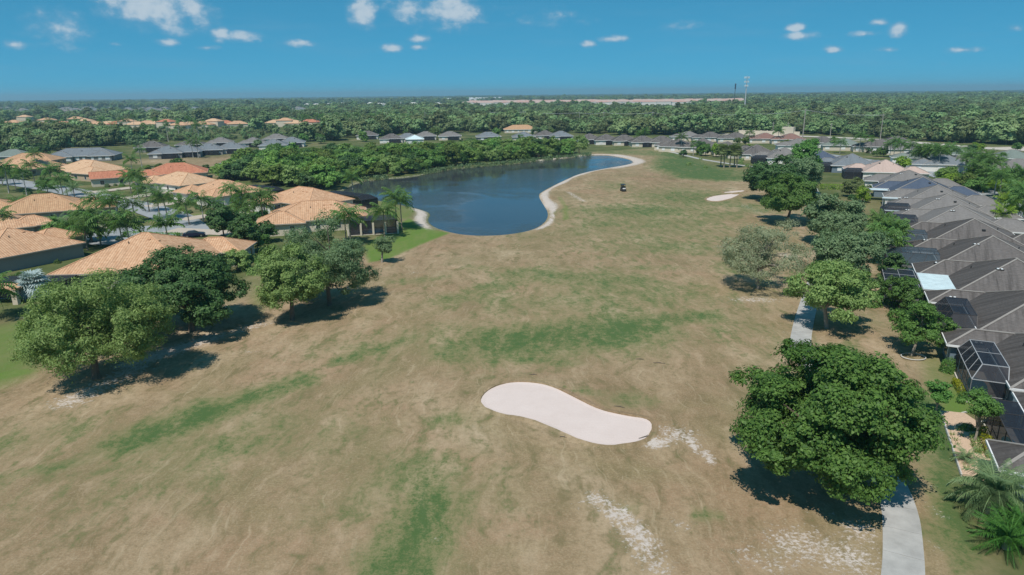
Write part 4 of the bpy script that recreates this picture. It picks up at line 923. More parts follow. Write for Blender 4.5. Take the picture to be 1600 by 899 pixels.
# houses past the head of the pond and along the mid ground: (px, py of the eave line, rotation, width, depth, roof, wall, porch)
FARH = []
for i, (px, py, rot, w_, d_, rm, wm) in enumerate([
        (1034, 221, -4, 15, 13, 'shA', 'wallB'), (1004, 221, 0, 15, 13, 'shA', 'wallB'), (975, 219, 2, 15, 13, 'shA', 'wallB'), (947, 218, 2, 14, 13, 'shA', 'wallC'), (921, 217, 3, 14, 13, 'shA', 'wallC'),
        (876, 212, 3, 15, 13, 'shE', 'wallC'), (852, 211, 3, 14, 13, 'shA', 'wallB'), (818, 213, 5, 14, 12, 'shE', 'wallB'), (763, 213, 5, 16, 12, 'shE', 'wallD'), (703, 212, 5, 15, 12, 'shB', 'wallB'), (665, 212, 8, 14, 12, 'shB', 'wallC'),
        (637, 215, 8, 15, 12, 'shE', 'wallC'), (612, 216, 8, 14, 12, 'shA', 'wallC'), (575, 211, 8, 14, 12, 'shA', 'wallC'),
        (456, 222, 12, 15, 13, 'shE', 'wallC'), (428, 226, 12, 15, 13, 'shE', 'wallC'), (432, 216, 12, 15, 12, 'shB', 'wallD'), (396, 222, 12, 13, 12, 'shB', 'wallD'),
        (362, 231, 14, 15, 13, 'shE', 'wallC'), (327, 233, 14, 15, 13, 'shE', 'wallD'), (345, 222, 14, 14, 12, 'shB', 'wallC'), (292, 236, 14, 15, 13, 'shE', 'wallD'), (262, 238, 16, 15, 13, 'shE', 'wallD'), (300, 225, 12, 14, 12, 'shA', 'wallD'), (238, 229, 14, 15, 13, 'shA', 'wallD')]):
    FARH.append((px, py))
    h = house({'shA': 'low brown grey', 'shB': 'low mid grey', 'shE': 'low slate'}[rm]+' roofed house with '+{'wallB': 'cream', 'wallC': 'white', 'wallD': 'grey'}[wm]+(' walls past the head of the pond' if px > 560 else ' walls beyond the meadow'), P(px, py, 2.75), R_(rot), [(0, 0, w_, d_), (-4.5, -5.5, 6, 6)], rm, wm, pitch=R_(24), group='low grey roofed houses past the pond and meadow', wins='s', frames=False, wspace=3.2, vents=[(2, -2, 'slot')], name='grey_roof_house')
    c_ = MB(); c_.box((2.2, -d_/2-1.6, 1.25), (w_*.5, 3.2, 2.5)); part('screen_porch', c_.mesh('screen_porch'), MT['screen2'], h)
house('big blue grey roofed house with a dark screened porch past the tiled roofs', P(132, 242, 2.75), R_(16), [(0, 0, 30, 15), (-9, -5, 12, 10), (9, -3, 10, 12)], 'shE', 'wallD', pitch=R_(23), wins='s', frames=False, wspace=3., vents=[(0, -3, 'slot'), (6, -3, 'sky')], name='grey_roof_house')
house('green grey shingle house among trees behind the tiled roofs', P(22, 243, 2.75), R_(10), [(0, 0, 16, 13)], 'shF', 'wallD', wins='s', frames=False, name='grey_roof_house')
house('house with a pale blue metal roof and white columns past the pond', P(648, 217, 2.75), R_(8), [(0, 0, 11, 12)], 'panel', 'wallC', wins='s', frames=False, name='grey_roof_house')
house('small blond roofed pump house standing in the thicket', P(778, 227, 2.4), R_(20), [(0, 0, 7, 6)], 'shD', 'wallB', wins='s', frames=False, name='small_house')
house('orange roofed house beyond the grey line of roofs', P(813, 201, 3.2), R_(4), [(0, 0, 26, 14)], 'tileB', 'wallB', wins='s', frames=False, capm='capO', name='tile_roof_house')

# tile roofed neighbourhood
TG = 'tile roofed houses round the curving street'
def thouse(lb, corner, rot, wings, rm='tileA', wm='wallA', ev=2.8, **k):
    k.setdefault('vents', [(1.5, -2., 'flat'), (3., -2., 'flat'), (-1.5, -3, 'pipe')])
    return house(lb, corner, R_(rot), wings, rm, wm, eave=ev, pitch=R_(k.pop('pitch', 23)), fasciam='fasc', capm='capO', group=TG, name='tile_roof_house', **k)
h1 = thouse('orange tiled house with a dark screened lanai behind the fairway oaks', (-64, 117.5), 3, [(0, 0, 21.5, 20.5), (9., 7.8, 11, 8.5)], 'tileA', 'wallA')
cage(h1, -17.5, -14.5, -6.5, -10.6, 2.4, 2.7, 'flat', 'n', sm='screen2', pw=2.6)
pe = MB(); pe.box((-14.6, -16.6, 2.55), (6.5, 3.2, .22)); pme = pe.mesh('pergola_roof'); part('pergola_roof', pme, MT['tileA'], h1)
for xx in (-17.4, -11.9):
    pe = MB(); pe.box((xx, -17.9, 1.22), (.75, .75, 2.44)); part('stone_column', pe.mesh('stone_column'), MT['stone'], h1)
h2 = thouse('orange tiled house with a long plain grey side wall', (-95.5, 128), 61, [(0, 0, 17, 16.4), (9., 3.4, 9, 7.6)], 'tileA', 'wallD', wins='e')
h3 = thouse('orange tiled house with a shaded side yard between two tiled neighbours', (-118, 151), 40, [(0, 0, 17, 16), (8.6, -3.2, 9, 7.6)], 'tileA', 'wallD')
h4 = thouse('tan brown tiled house with a grey wall and white framed windows', (-121, 176.5), 26, [(0, 0, 20, 16), (10.5, -2.2, 11, 9), (-14, 7, 16, 12)], 'tileB', 'wallA', garage=(1, 'e'))
h5 = thouse('long blond tiled house across the street behind tall palms', (-167, 274), -28, [(0, 0, 24, 17), (11, -6, 12, 9)], 'tileD', 'wallE')
h6 = thouse('small red gabled garage house with a white end wall', (-143.5, 247), 33, [(0, 0, 12.5, 7.6)], 'tileC', 'wallB', gables=(0,), pitch=27, vents=[])
h7 = thouse('pinkish tiled house beside the coconut palms', (-203, 291), -12, [(0, 0, 24, 15), (6, -7, 12, 9)], 'tileA', 'wallE')
h7b = thouse('brown pink tiled house in front of the green grey roof', (-222, 322), 8, [(0, 0, 22, 14)], 'tileB', 'wallE')
h8 = thouse('red tiled house bordering the meadow', (-127, 262), 22, [(0, 0, 21, 15), (-9, -6, 9, 8)], 'tileC', 'wallB')
h9 = thouse('blond tiled house with a triple garage facing the street', (-110, 231), -36, [(0, 0, 21, 14), (-9, -5, 9, 9)], 'tileD', 'wallC', garage=(1, 's'))
h10 = thouse('tan tiled house with a white entrance and dark double door', (-86, 206.5), -36, [(0, 0, 20, 14), (-8, -6, 8, 8), (5.5, -6.5, 8, 8)], 'tileA', 'wallC', garage=(2, 's'))
h11 = thouse('orange tiled house with a steep front hip and dark pool cage', (-56, 187), -38, [(0, 0, 21, 14.5), (-6, -6.5, 10, 9)], 'tileA', 'wallC', garage=(1, 'w'))
h12 = thouse('orange tiled house by the pond with an arched screened lanai', (-46, 161.5), 14, [(0, 0, 22, 15), (-8, -5.5, 10, 9)], 'tileA', 'wallB', garage=(1, 'w'))
cage(h12, 6.5, -14.5, 17.5, -7.9, 2.7, 3.2, 'flat', 'n', sm='screen2', pw=2.7)
for i in range(5):
    v = MB(); v.box((6.6+i*2.7, -14.7, 1.35), (.42, .42, 2.7)); part('lanai_column', v.mesh('lanai_column'), MT['wallB'], h12)
cage(h11, -4, 7.7, 13.5, 13.5, 2.6, 3.6, 'hip', 's', sm='screen2', pw=3.)
cage(h10, -2, 7.4, 12, 12, 2.6, 3.4, 'hip', 's', sm='screen2', pw=3.)
d_ = MB(); d_.box((-8.8, -10.05, 1.15), (1.6, .10, 2.3)); part('entrance_door', d_.mesh('entrance_door'), MT['dkmetal'], h10)
# second street on the far side of the shingle row
G2 = 'shingle roofed houses across the back street'
for i, (px, py, rot, rm, wm) in enumerate([(1420, 232, -20, 'shB', 'wallB'), (1440, 245, -22, 'shF', 'wallC'), (1490, 240, -22, 'shF', 'wallF'), (1475, 255, -22, 'shE', 'wallC'), (1530, 250, -22, 'shB', 'wallC'), (1580, 246, -22, 'shF', 'wallD'), (1590, 262, -22, 'shB', 'wallE'),
                                          (1370, 228, -18, 'shA', 'wallB'), (1320, 226, -14, 'shF', 'wallB'), (1285, 222, -14, 'shA', 'wallC'), (1235, 217, -10, 'brownr', 'wallB'), (1195, 216, -8, 'brownr', 'wallB'), (1248, 226, -10, 'shB', 'wallC'), (1150, 215, -8, 'shA', 'wallB'), (1110, 214, -6, 'shA', 'wallB'), (1075, 213, -4, 'shB', 'wallB'), (1400, 222, -16, 'shA', 'wallB')]):
    lb = 'red brown roofed house by the pale boundary road' if rm == 'brownr' else {'shA': 'brown grey', 'shB': 'light grey', 'shE': 'slate grey', 'shF': 'green grey'}[rm]+' roofed house with '+{'wallB': 'cream', 'wallC': 'white', 'wallD': 'grey', 'wallE': 'tan', 'wallF': 'blue grey'}[wm]+' walls across the back street'
    house(lb, P(px, py, 2.75), R_(rot), [(0, 0, 15, 13), (-7.5, -3, 8, 7)], rm, wm, wins='sw', frames=False, group=G2 if rm != 'brownr' else 'red brown roofed houses by the boundary road', wspace=3.5, name='shingle_roof_house')

# ------------------------------------------------------------------ palms
PG = 'palms in the tiled roof gardens'
def near_palms():
    L = [  # px, py of the foot, kind, trunk height, leaf, fronds, scale, label
        (250, 342, 'date', 6.2, 'datep', 20, 1.15, 'stout date palm with stiff silvery fronds at the street bend'), (262, 343, 'queen', 5.6, 'frond', 16, 1.1, 'dark feathery palm crowding the stout date palm'),
        (42, 305, 'royal', 8.0, 'frond', 15, 1.05, 'slim palm with a star shaped crown beside the tan tiled house'), (14, 302, 'royal', 8.6, 'frond', 15, 1.15, 'leaning coconut palm before the pinkish tiled house'), (25, 296, 'date', 4.2, 'frond', 16, .95, 'low spiky palm at the foot of the leaning coconut palm'),
        (34, 338, 'queen', 3.2, 'frond', 16, 1.25, 'arching palm growing over the tan tile roof'), (78, 318, 'queen', 5.0, 'frond', 15, 1., 'feathery palm left of the small clipped hedge ball'), (100, 312, 'queen', 6.5, 'frond', 15, 1.05, 'palm with yellowing stalk before the blond tiled house'),
        (118, 316, 'date', 4.0, 'frond', 16, 1., 'dark palm overhanging the upper street'), (155, 352, 'queen', 6.6, 'frond', 18, 1.15, 'full feathery palm at the tan house corner'), (176, 355, 'queen', 6.2, 'frond', 18, 1.1, 'twin feathery palm beside the paver walk'), (188, 352, 'queen', 6.8, 'lime', 16, 1.0, 'lighter feathery palm by the street kerb'),
        (158, 385, 'queen', 5.6, 'frond', 16, 1.15, 'slender palm on the verge behind the turning circle'), (192, 384, 'royal', 4.8, 'frond', 18, 1.2, 'bushy palm with hanging fronds on the turning circle'), (203, 384, 'royal', 5.0, 'frond', 18, 1.2, 'second bushy palm with hanging fronds on the turning circle'),
        (137, 391, 'queen', 4.6, 'frond', 16, 1.2, 'palm between the grey side wall and the turning circle'), (130, 379, 'queen', 5.2, 'frond', 16, 1.15, 'palm shading the shaded side yard'), (98, 375, 'date', 3.0, 'frond', 16, 1., 'short palm in the shaded side yard'), (264, 384, 'lime', 4.2, 'frond', 20, 1.3, 'broad green palm clump hiding the blue car bumper'),
        (296, 352, 'queen', 5.6, 'frond', 16, 1.15, 'drooping palm on the kerb above the parked blue car'), (385, 345, 'queen', 7.0, 'frond', 16, 1.15, 'tall palm before the double garage'), (318, 345, 'royal', 5.5, 'dead', 12, 1.05, 'half dead brown palm at the white entrance'),
        (601, 372, 'queen', 6.0, 'frond', 16, 1.15, 'palm shading the arched lanai'), (628, 360, 'queen', 7.0, 'frond', 16, 1.1, 'palm on the green lawn at the pond cove'), (620, 356, 'queen', 7.6, 'frond', 16, 1.1, 'taller palm on the green lawn at the pond cove'), (548, 383, 'queen', 6.6, 'frond', 16, 1.2, 'palm behind the grey green willowy oak'),
        (541, 378, 'queen', 5.0, 'frond', 14, 1.1, 'lower palm behind the grey green willowy oak'), (553, 318, 'royal', 7.6, 'frond', 14, 1.1, 'bent palm standing at the corner of the pond'), (218, 318, 'royal', 8.5, 'frond', 15, 1.1, 'tall dark palm in front of the red tiled house'), (205, 302, 'queen', 6.0, 'frond', 15, 1., 'palm beside the small red gabled garage'),
        (60, 272, 'royal', 8.6, 'frond', 14, 1.05, 'palm rising in front of the brown pink roof'), (208, 280, 'royal', 7.6, 'frond', 14, 1.05, 'palm at the end of the blue grey porch'), (222, 262, 'royal', 8., 'frond', 14, 1., 'palm on the meadow edge'), (302, 247, 'royal', 8.5, 'frond', 14, 1., 'tall palm by the far lanais at the meadow'), (310, 247, 'royal', 8., 'frond', 14, 1., 'thick palm by the far lanais at the meadow'),
        (3, 372, 'queen', 5.2, 'frond', 15, 1.1, 'palm at the pergola of the first tiled house'), (-6, 500, 'queen', 4.5, 'frond', 16, 1.15, 'palm beside the stone pergola columns')]
    for (px, py, kd, h, lf, nf, sc, lb) in L:
        palm(lb, P(px, py), kd, h*.95, lf, nf+4, sc*1.18, detailed=True, tm='royal_trunk' if kd == 'royal' else 'palm_trunk', group=PG)
near_palms()
rq = np.random.default_rng(77); H_ = np.array([(o.location.x, o.location.y) for o in bpy.data.objects if o.get('category') == 'house']); kq = 0
while kq < 20:
    bq = [(60, 285, 230, 312), (90, 345, 235, 388), (225, 315, 345, 350), (0, 268, 120, 300), (360, 330, 420, 380), (180, 262, 330, 285)][rq.integers(6)]; pq = P(rq.uniform(bq[0], bq[2]), rq.uniform(bq[1], bq[3]))
    if np.min(np.hypot(H_[:, 0]-pq[0], H_[:, 1]-pq[1])) < 11.5: continue
    palm(('feathery queen', 'stiff fronded royal', 'feathery queen')[kq % 3]+' garden palm between the tiled roofs', pq, ('queen', 'royal', 'queen')[kq % 3], rq.uniform(3.6, 6.8), 'frond', 20, rq.uniform(1.1, 1.4), False, group='garden palms between the tiled roofs'); kq += 1
palm('silver blue bismarck palm beside the stone pergola', P(57, 468), 'fan', 2.4, 'silver', 34, 1.35, True, rad=.25)
palm('silver blue bismarck palm at the edge of the thicket', P(352, 279), 'fan', 3.0, 'silver', 34, 1.9, True, rad=.25)
palm('large date palm with drooping grey green fronds by the landscaped bed', (35.0, 43.6), 'date', 1.6, 'datep', 54, 1.0, True, rad=.34)
palm('glossy dark green cycad palm in the gravel corner', (33.3, 39.6), 'cycad', .8, 'cycad', 40, 1.1, True, rad=.28)
palm('second glossy cycad palm crowding the gravel corner', (35.2, 40.6), 'cycad', .9, 'cycad', 36, 1.1, True, rad=.28)
palm('small feathery palm in the middle of the landscaped bed', P(1508, 722), 'date', .35, 'sabal', 18, .42, True, rad=.10)
for i, (px, py) in enumerate([(1126, 261), (1131, 262.5), (1140, 262), (1147, 261.5), (1151, 262.5)]):
    palm('sabal palm in the shaded clump of five on the green', P(px, py), 'sabal', 6.6+.4*(i % 2), 'sabal', 34, 1.75, False, rad=.24, group='sabal palms clumped on the green')
for i, (px, py) in enumerate([(1370, 378), (1378, 388), (1385, 402), (1388, 414), (1378, 416), (1394, 406), (1372, 398)]):
    palm('bright lime green areca palm beside the pool cages', P(px, py), 'lime', 3.8+.5*(i % 3), 'lime', 24, 1.3, True, rad=.09, group='lime areca palms beside the pool cages')
for i, (px, py) in enumerate([(1386, 446), (1380, 462)]):
    palm('dark young palm at the foot of the tall screen cage', P(px, py), 'lime', 1.6, 'frond', 16, .8, True, rad=.09, group='young palms at the screen cage')
r = np.random.default_rng(5)
# street palms behind the shingle row
k = 0
for i in range(46):
    s_ = r.uniform(3.4, 15.5); side = r.choice([15.5, 17.5, 25.5, 28]); p = RO+RS*s_+np.array([.907, -.42])*side+r.normal(0, .8, 2)
    if s_ > 9: p = p+np.array([-1.6*(s_-9), 2*(s_-9)])
    kd = ('royal', 'queen', 'royal')[i % 3]
    palm('tall grey trunked palm lining the back street' if kd == 'royal' else 'feathery palm lining the back street', tuple(p), kd, r.uniform(4.8, 7.5), 'frond', 19, 1.3, False, tm='royal_trunk' if kd == 'royal' else 'palm_trunk', group='palms lining the back street')
for i in range(11):
    p = np.array(P(1560+r.uniform(-22, 45), 330+r.uniform(-25, 30)))
    palm('bright yellow green palm behind the light grey roofs', tuple(p), 'lime', r.uniform(2.2, 3.6), 'lime', 20, 1.2, False, rad=.09, group='yellow green palms behind the grey roofs')
for i, (px, py) in enumerate([(1064, 238), (1083, 243), (1000, 227), (1007, 227), (1150, 222), (1170, 224), (1215, 225), (1300, 235), (1312, 240), (1342, 238), (1360, 240), (1390, 246), (1405, 250), (1440, 262), (1452, 266), (1465, 268), (1508, 272), (1530, 277), (1545, 280), (1562, 275), (1490, 265), (1420, 255)]):
    palm(('grey trunked royal palm', 'round headed sabal palm', 'feathery queen palm')[i % 3]+' standing among the far shingle roofs', P(px, py), ('royal', 'sabal', 'queen')[i % 3], r.uniform(5, 8), 'frond', 20, 1.35, False, tm='royal_trunk', group='palms among the far shingle roofs')
for i in range(60):
    px = r.choice([r.uniform(20, 330), r.uniform(470, 640)]); py = r.uniform(203, 222) if px < 400 else r.uniform(196, 208)
    palm(('straight royal palm', 'round headed sabal palm', 'feathery queen palm')[i % 3]+(' in the distant gardens before the tiled villas' if px < 400 else ' before the woods past the thicket'), P(px, py), ('royal', 'sabal', 'queen')[i % 3], r.uniform(8, 13), 'frond', 18, 1.5, False, tm='royal_trunk', rad=.2, group='slim palms in the distant gardens')

# ------------------------------------------------------------------ shrubs, hedges and the landscaped bed
BM = [bush_mesh(300+i, .6, .6, .75, 420, .17) for i in range(3)]
BL = [bush_mesh(310+i, 1., 1., 1.2, 420, .26) for i in range(3)]
bush('round clipped bush beside the screened house corner', P(1481, 580), bush_mesh(320, .85, .85, 1.7, 1600, .16), 'mid')
bush('wide rounded bush under the pale trunked garden tree', P(1510, 672), bush_mesh(321, .9, .7, .75, 1000, .13), 'mid')
bush('low olive hedge row in the landscaped bed', P(1524, 697), hedge_mesh(322, 3.4, .6, .55, 1200, .12), 'olive', rz=R_(63), cat='hedge', name='hedge')
bush('bright yellow leaved hedge by the screen enclosure', P(1540, 697), hedge_mesh(323, 5.2, .8, .9, 2800, .13), 'yellow', rz=R_(66), cat='hedge', name='hedge')
bush('yellow green hedge at the foot of the hipped screen cage', P(1500, 612), hedge_mesh(324, 4.2, .6, .7, 1500, .13), 'yellow', rz=R_(70), cat='hedge', name='hedge')
bush('leafy dark bush spilling from the cage corner', P(1512, 625), bush_mesh(325, 1.0, .9, 1.0, 900, .18), 'shrub')
bed = [(41.3, 60.2), (36.0, 48.6), (37.8, 47.2), (41.6, 50.0), (43.4, 55.2), (43.3, 59.6)]
tag(poly_fill('mulch_bed', bed, .13, mat('tan_gravel', (.56, .40, .28), .95, .2, 6., bump=.5)), 'tan gravel bed planted with tufts', kind='structure')
ed = empty('bed_edging', (41.3, 60.2, 0)); tag(ed, 'dark scalloped edging along the tan gravel bed', 'edging')
a_, b_ = np.array(bed[0]), np.array(bed[1]); n = 44; eb = MB(); eb.box((0, 0, .10), (.24, .12, .24), top=.8); ebm = eb.mesh('edging_block')
for i in range(n):
    p = a_+(b_-a_)*(i+.5)/n; part('edging_block', ebm, MT['curb'], ed, loc=(p[0]-41.3, p[1]-60.2, 0), rz=math.atan2(b_[1]-a_[1], b_[0]-a_[0]))
for (cx, cy, rr) in ((P(1522, 652)[0], P(1522, 652)[1], 1.1), (P(1427, 558)[0], P(1427, 558)[1], 1.2)):
    cb = MB(); cb.tube([(rr*math.cos(q)*1.1, rr*math.sin(q)*.9, .06) for q in np.linspace(0, 2*math.pi, 22)], [.06]*22, 5); o = obj('bed_curb', cb.mesh('bed_curb'), MT['curb']); o.location = (cx, cy, 0)
    tag(o, 'curved concrete curb ring round a garden tree', 'curb', 'curb rings round garden trees')
rb = np.random.default_rng(8)
tuft = []
for i in range(3):
    n = 60; d = unit(n, rb); d[:, 2] = np.abs(d[:, 2])+.35; d /= np.linalg.norm(d, axis=1, keepdims=True); L = rb.uniform(.25, .45, (n, 1)); sdv = np.cross(d, [0, 0, 1.]); sdv /= np.linalg.norm(sdv, axis=1, keepdims=True)
    V = np.stack([-sdv*.02, sdv*.02, d*L+sdv*.006, d*L-sdv*.006], 1).reshape(-1, 3); tuft.append(mesh_np('tuft', V, np.arange(4*n).reshape(n, 4)))
for i, (px, py) in enumerate([(1480, 664), (1483, 673), (1487, 682), (1493, 690), (1497, 697), (1501, 683), (1490, 702), (1500, 707), (1505, 716), (1513, 726), (1520, 700), (1516, 712), (1509, 735), (1497, 675), (1523, 718), (1533, 708)]):
    bush('small dry grass tuft in the tan gravel bed', P(px, py), tuft[i % 3], 'olive', rb.uniform(.9, 1.4), 'grass tuft', 'grass_tuft', rb.uniform(0, 6), 'grass tufts in the gravel bed')
for i, (px, py) in enumerate([(20, 436), (30, 432), (37, 431), (8, 440), (60, 428), (90, 412)]):
    bush('low dark shrub along the plain grey side wall', P(px, py), BM[i % 3], 'shrub', 1.1, group='shrubs along the grey side wall')
bush('clipped round hedge ball by the upper street', P(28+0*1+0, 303), BL[0], 'dark', 1.4) if False else bush('clipped round hedge ball by the upper street', P(44, 303), BL[0], 'dark', 1.5)
for i in range(44):
    p = [P(300+rb.uniform(-25, 55), 325+rb.uniform(-6, 12)), P(rb.uniform(60, 150), 375+rb.uniform(-25, 15)), P(rb.uniform(150, 215), 288+rb.uniform(-4, 8)), P(rb.uniform(385, 410), 395+rb.uniform(-15, 45)), P(rb.uniform(180, 290), 380+rb.uniform(-6, 4))][i % 5]
    bush(('deep green', 'bright green', 'olive')[i % 3]+' garden shrub among the tiled roof houses', p, BL[i % 3], ('shrub', 'mid', 'olive')[i % 3], rb.uniform(.7, 1.3), rz=rb.uniform(0, 6), group='shrubs among the tiled roof houses')
for i in range(24):
    p = [P(1300+rb.uniform(0, 90), 290+rb.uniform(0, 30)), P(1370+rb.uniform(-10, 40), 425+rb.uniform(-50, 60)), P(1040+rb.uniform(0, 180), 250+rb.uniform(-9, 9))][i % 3]
    if i % 3 == 2: p = P(1060+rb.uniform(0, 130), 246+(i/24)*18)
    bush(('deep green', 'bright green', 'dark')[i % 3]+' garden shrub behind the shingle roofed row', p, BL[i % 3], ('shrub', 'mid', 'dark')[i % 3], rb.uniform(.7, 1.4), rz=rb.uniform(0, 6), group='shrubs behind the shingle roofed row')
bush('long low hedge along the paver walk by the turning circle', P(238, 372), hedge_mesh(330, 14, 1.4, 1.3, 1800, .3), 'mid', rz=R_(-10), cat='hedge', name='hedge')
bush('clipped hedge beside the yellow garden of the pink roof', P(1303, 296), hedge_mesh(331, 8, 2., 1.6, 1200, .3), 'lime', rz=R_(-10), cat='hedge', name='hedge')
# garden white ornaments
# ------------------------------------------------------------------ thicket on the pond bank
TV = []
for i in range(7):
    cme, C = crown_mesh('crown', 400+i, 4.2, 4.2, .1, 7.0+.6*(i % 3), 110, 34, 1.0, .62, droop=.1*(i % 3), lobes=10, rough=.5, fill=.15, flat=1.0)
    TV.append((cme, trunk_mesh('trunk', 420+i, 6.5, .16, C[:6], .2, 6)))
SV = [TV[i] for i in range(7)]
TP = [P(*q) for q in [(338, 287), (368, 262), (430, 255), (520, 250), (620, 245), (720, 239), (800, 236), (905, 239), (921, 241), (895, 244.5), (850, 248.5), (800, 254), (755, 257.5), (700, 262.5), (645, 273), (600, 277), (556, 281), (540, 290), (548, 299), (490, 297), (430, 291), (385, 284)]]
bx = np.array(TP); lo, hi = bx.min(0), bx.max(0); got = []
for _ in range(14000):
    p = rb.uniform(lo, hi)
    if sdist(p[0], p[1], TP) > -.5 or sdist(p[0], p[1], POND) < 1.8: continue
    if np.hypot(p[0]-P(778, 227)[0], p[1]-P(778, 227)[1]) < 8: continue
    d = 3.9+.010*(p[1]-200)
    if any((p[0]-q[0])**2+(p[1]-q[1])**2 < d*d for q in got): continue
    got.append(p)
    if len(got) >= 235: break
for i, p in enumerate(got):
    cme, tme = TV[i % 7]
    dsh = float(sdist(p[0], p[1], POND)); s = rb.uniform(.85, 1.25)*(.72 if dsh < 6 else 1.05)
    tone = ('mid green', 'mid green', 'bright green', 'olive green', 'mid green', 'dark green')[i % 6]
    tree('tree', tone+(' low tree overhanging the far water line of the pond' if dsh < 6 else ' leafy tree inside the dense thicket on the pond bank'), 'tree', p, cme, tme, MT[('thick', 'thick', 'mid', 'olive', 'thick', 'dark')[i % 6]], MT['bark'], rb.uniform(0, 6.28), (s*1.05, s*1.05, s*rb.uniform(.8, 1.05)), group='thicket trees on the pond bank')
nth = len(got)
# garden trees between and behind the houses
def gtrees(n, boxes, label, group, s0, s1, mats):
    k = 0; tries = 0; H_ = np.array([(o.location.x, o.location.y) for o in bpy.data.objects if o.get('category') == 'house'])
    while k < n and tries < 4000:
        tries += 1; b_ = boxes[rb.integers(len(boxes))]; p = P(rb.uniform(b_[0], b_[2]), rb.uniform(b_[1], b_[3]))
        if np.min(np.hypot(H_[:, 0]-p[0], H_[:, 1]-p[1])) < 13.5: continue
        px, py = Q(*p)
        sc = rb.uniform(s0, s1); cme, tme = TV[k % 7]
        tree('garden_tree', dict(thick='mid green ', dark='dark ', mid='bright green ', grey='grey green ', shrub='deep green ', lime='lime green ')[mats[k % len(mats)]]+label, 'tree', p, cme, tme, MT[mats[k % len(mats)]], MT['bark'], rb.uniform(0, 6.28), (sc, sc, sc*rb.uniform(.85, 1.15)), group=group); k += 1
gtrees(34, [(0, 228, 80, 244), (60, 225, 240, 233), (250, 226, 480, 232), (470, 218, 600, 226), (560, 208, 900, 217)], 'round leafed garden tree between the low grey roofs', 'garden trees between the low grey roofs', .55, 1.1, ('thick', 'dark', 'mid', 'grey'))
gtrees(26, [(60, 285, 215, 300), (100, 265, 230, 285), (0, 262, 60, 285), (380, 350, 420, 400), (60, 345, 150, 395), (225, 262, 330, 275)], 'dense garden tree among the tiled roofs', 'garden trees among the tiled roofs', .35, .7, ('thick', 'dark', 'mid', 'shrub'))
gtrees(30, [(1060, 238, 1180, 246), (1150, 222, 1330, 232), (1330, 232, 1600, 250), (1400, 250, 1600, 275), (1440, 285, 1600, 310)], 'leafy tree on the back street of the shingle row', 'trees on the back street of the shingle row', .45, .95, ('thick', 'dark', 'mid', 'lime'))
# scrub along the far water line: reeds and low brush nobody could count
sp = np.array(POND); ring = []
for i in range(len(sp)):
    a, b2 = sp[i], sp[(i+1) % len(sp)]; L = np.linalg.norm(b2-a)
    for q in range(int(L/1.1)+1):
        p = a+(b2-a)*rb.random()
        px, py = Q(*p)
        if 540 < px < 925 and py < 286-(px-540)*.112: ring.append(p+rb.normal(0, .8, 2))
ring = np.array(ring); C = np.repeat(ring, 55, 0); C = np.concatenate([C+rb.normal(0, .7, C.shape), rb.uniform(-.3, 1.5, (len(C), 1))], 1)
V, F = leaf_quads(C, unit(len(C), rb)+np.array([0, -.4, .6]), .5, .5, rb)
tag(obj('shore_brush', mesh_np('shore_brush', V, F), MT['grey']), 'low grey green brush along the far water line', kind='stuff')

# ------------------------------------------------------------------ woodland
FVc = bpy.data.collections.new('woodland_kinds')
WV = []
for i in range(6):
    cme, C = crown_mesh('crown', 500+i, 5.6, 5.6, .3, 9.5+1.4*(i % 3), 110, 20, 1.5, 1.2, lobes=11, rough=.5, fill=.15, flat=.95)
    WV.append((cme, trunk_mesh('trunk', 520+i, 9, .25, C[:4], .25, 5)))
keep = [P(px, py, 2.75) for px, py in FARH]
hp = [(o.location.x, o.location.y) for o in bpy.data.objects if o.get('category') == 'house']
# distant houses, placed first so that the woods leave room for them
def mini_house_meshes(w_, d_, h, pitch, seed):
    rf, cp, fa, wl = MB(), MB(), MB(), MB(); hip(rf, cp, fa, 0, 0, w_, d_, h, R_(pitch), .5); wl.box((0, 0, h/2), (w_, d_, h-.02))
    wn = MB(); n = int(w_//3)
    for s in range(int(h//3) or 1):
        for i in range(n): wn.box((-w_/2+(i+.5)*w_/n, -d_/2-.02, 1.5+s*3), (1.3, .1, 1.4))
    return wl.mesh('wall'), rf.mesh('roof'), wn.mesh('window')
MH = {}
def mini_house(label, pos, rot, size, rm, wm, group, name='house'):
    if size not in MH: MH[size] = mini_house_meshes(*size, 0)
    wl, rf, wn = MH[size]
    e = empty(name, (pos[0], pos[1], 0), rot); tag(e, label, 'house', group)
    for nm, me, m_ in (('wall', wl, wm), ('roof', rf, rm)):
        o = bpy.data.objects.new(nm, me); COL.objects.link(o); o.parent = e
        if not me.materials: me.materials.append(None)
        o.material_slots[0].link = 'OBJECT'; o.material_slots[0].material = MT[m_]
    part('windows_row', wn, MT['glass'], e) if False else None
    hp.append(pos); return e
for i, (px, py) in enumerate([(12, 199), (25, 201), (68, 201), (100, 199), (118, 200), (135, 198), (150, 199), (170, 199), (185, 199), (200, 199), (215, 200), (232, 198), (247, 199), (262, 200), (283, 201), (300, 200), (318, 200), (335, 199), (352, 198), (372, 199), (432, 197), (447, 198), (462, 198), (485, 196), (120, 190), (40, 190), (75, 192)]):
    rm = ('tileD', 'tileA', 'tileD', 'tileC', 'tileA')[i % 5]
    two = i % 4 == 1
    mini_house(('two storey villa' if two else 'single storey villa')+' with a '+dict(tileD='blond', tileA='orange', tileC='red')[rm]+' tiled roof among distant palms', P(px, py), R_(rb.uniform(-25, 25)), (16, 12, 6.2, 22) if two else (20, 14, 3.4, 22), rm, 'wallB', 'distant tiled roof villas', 'villa')
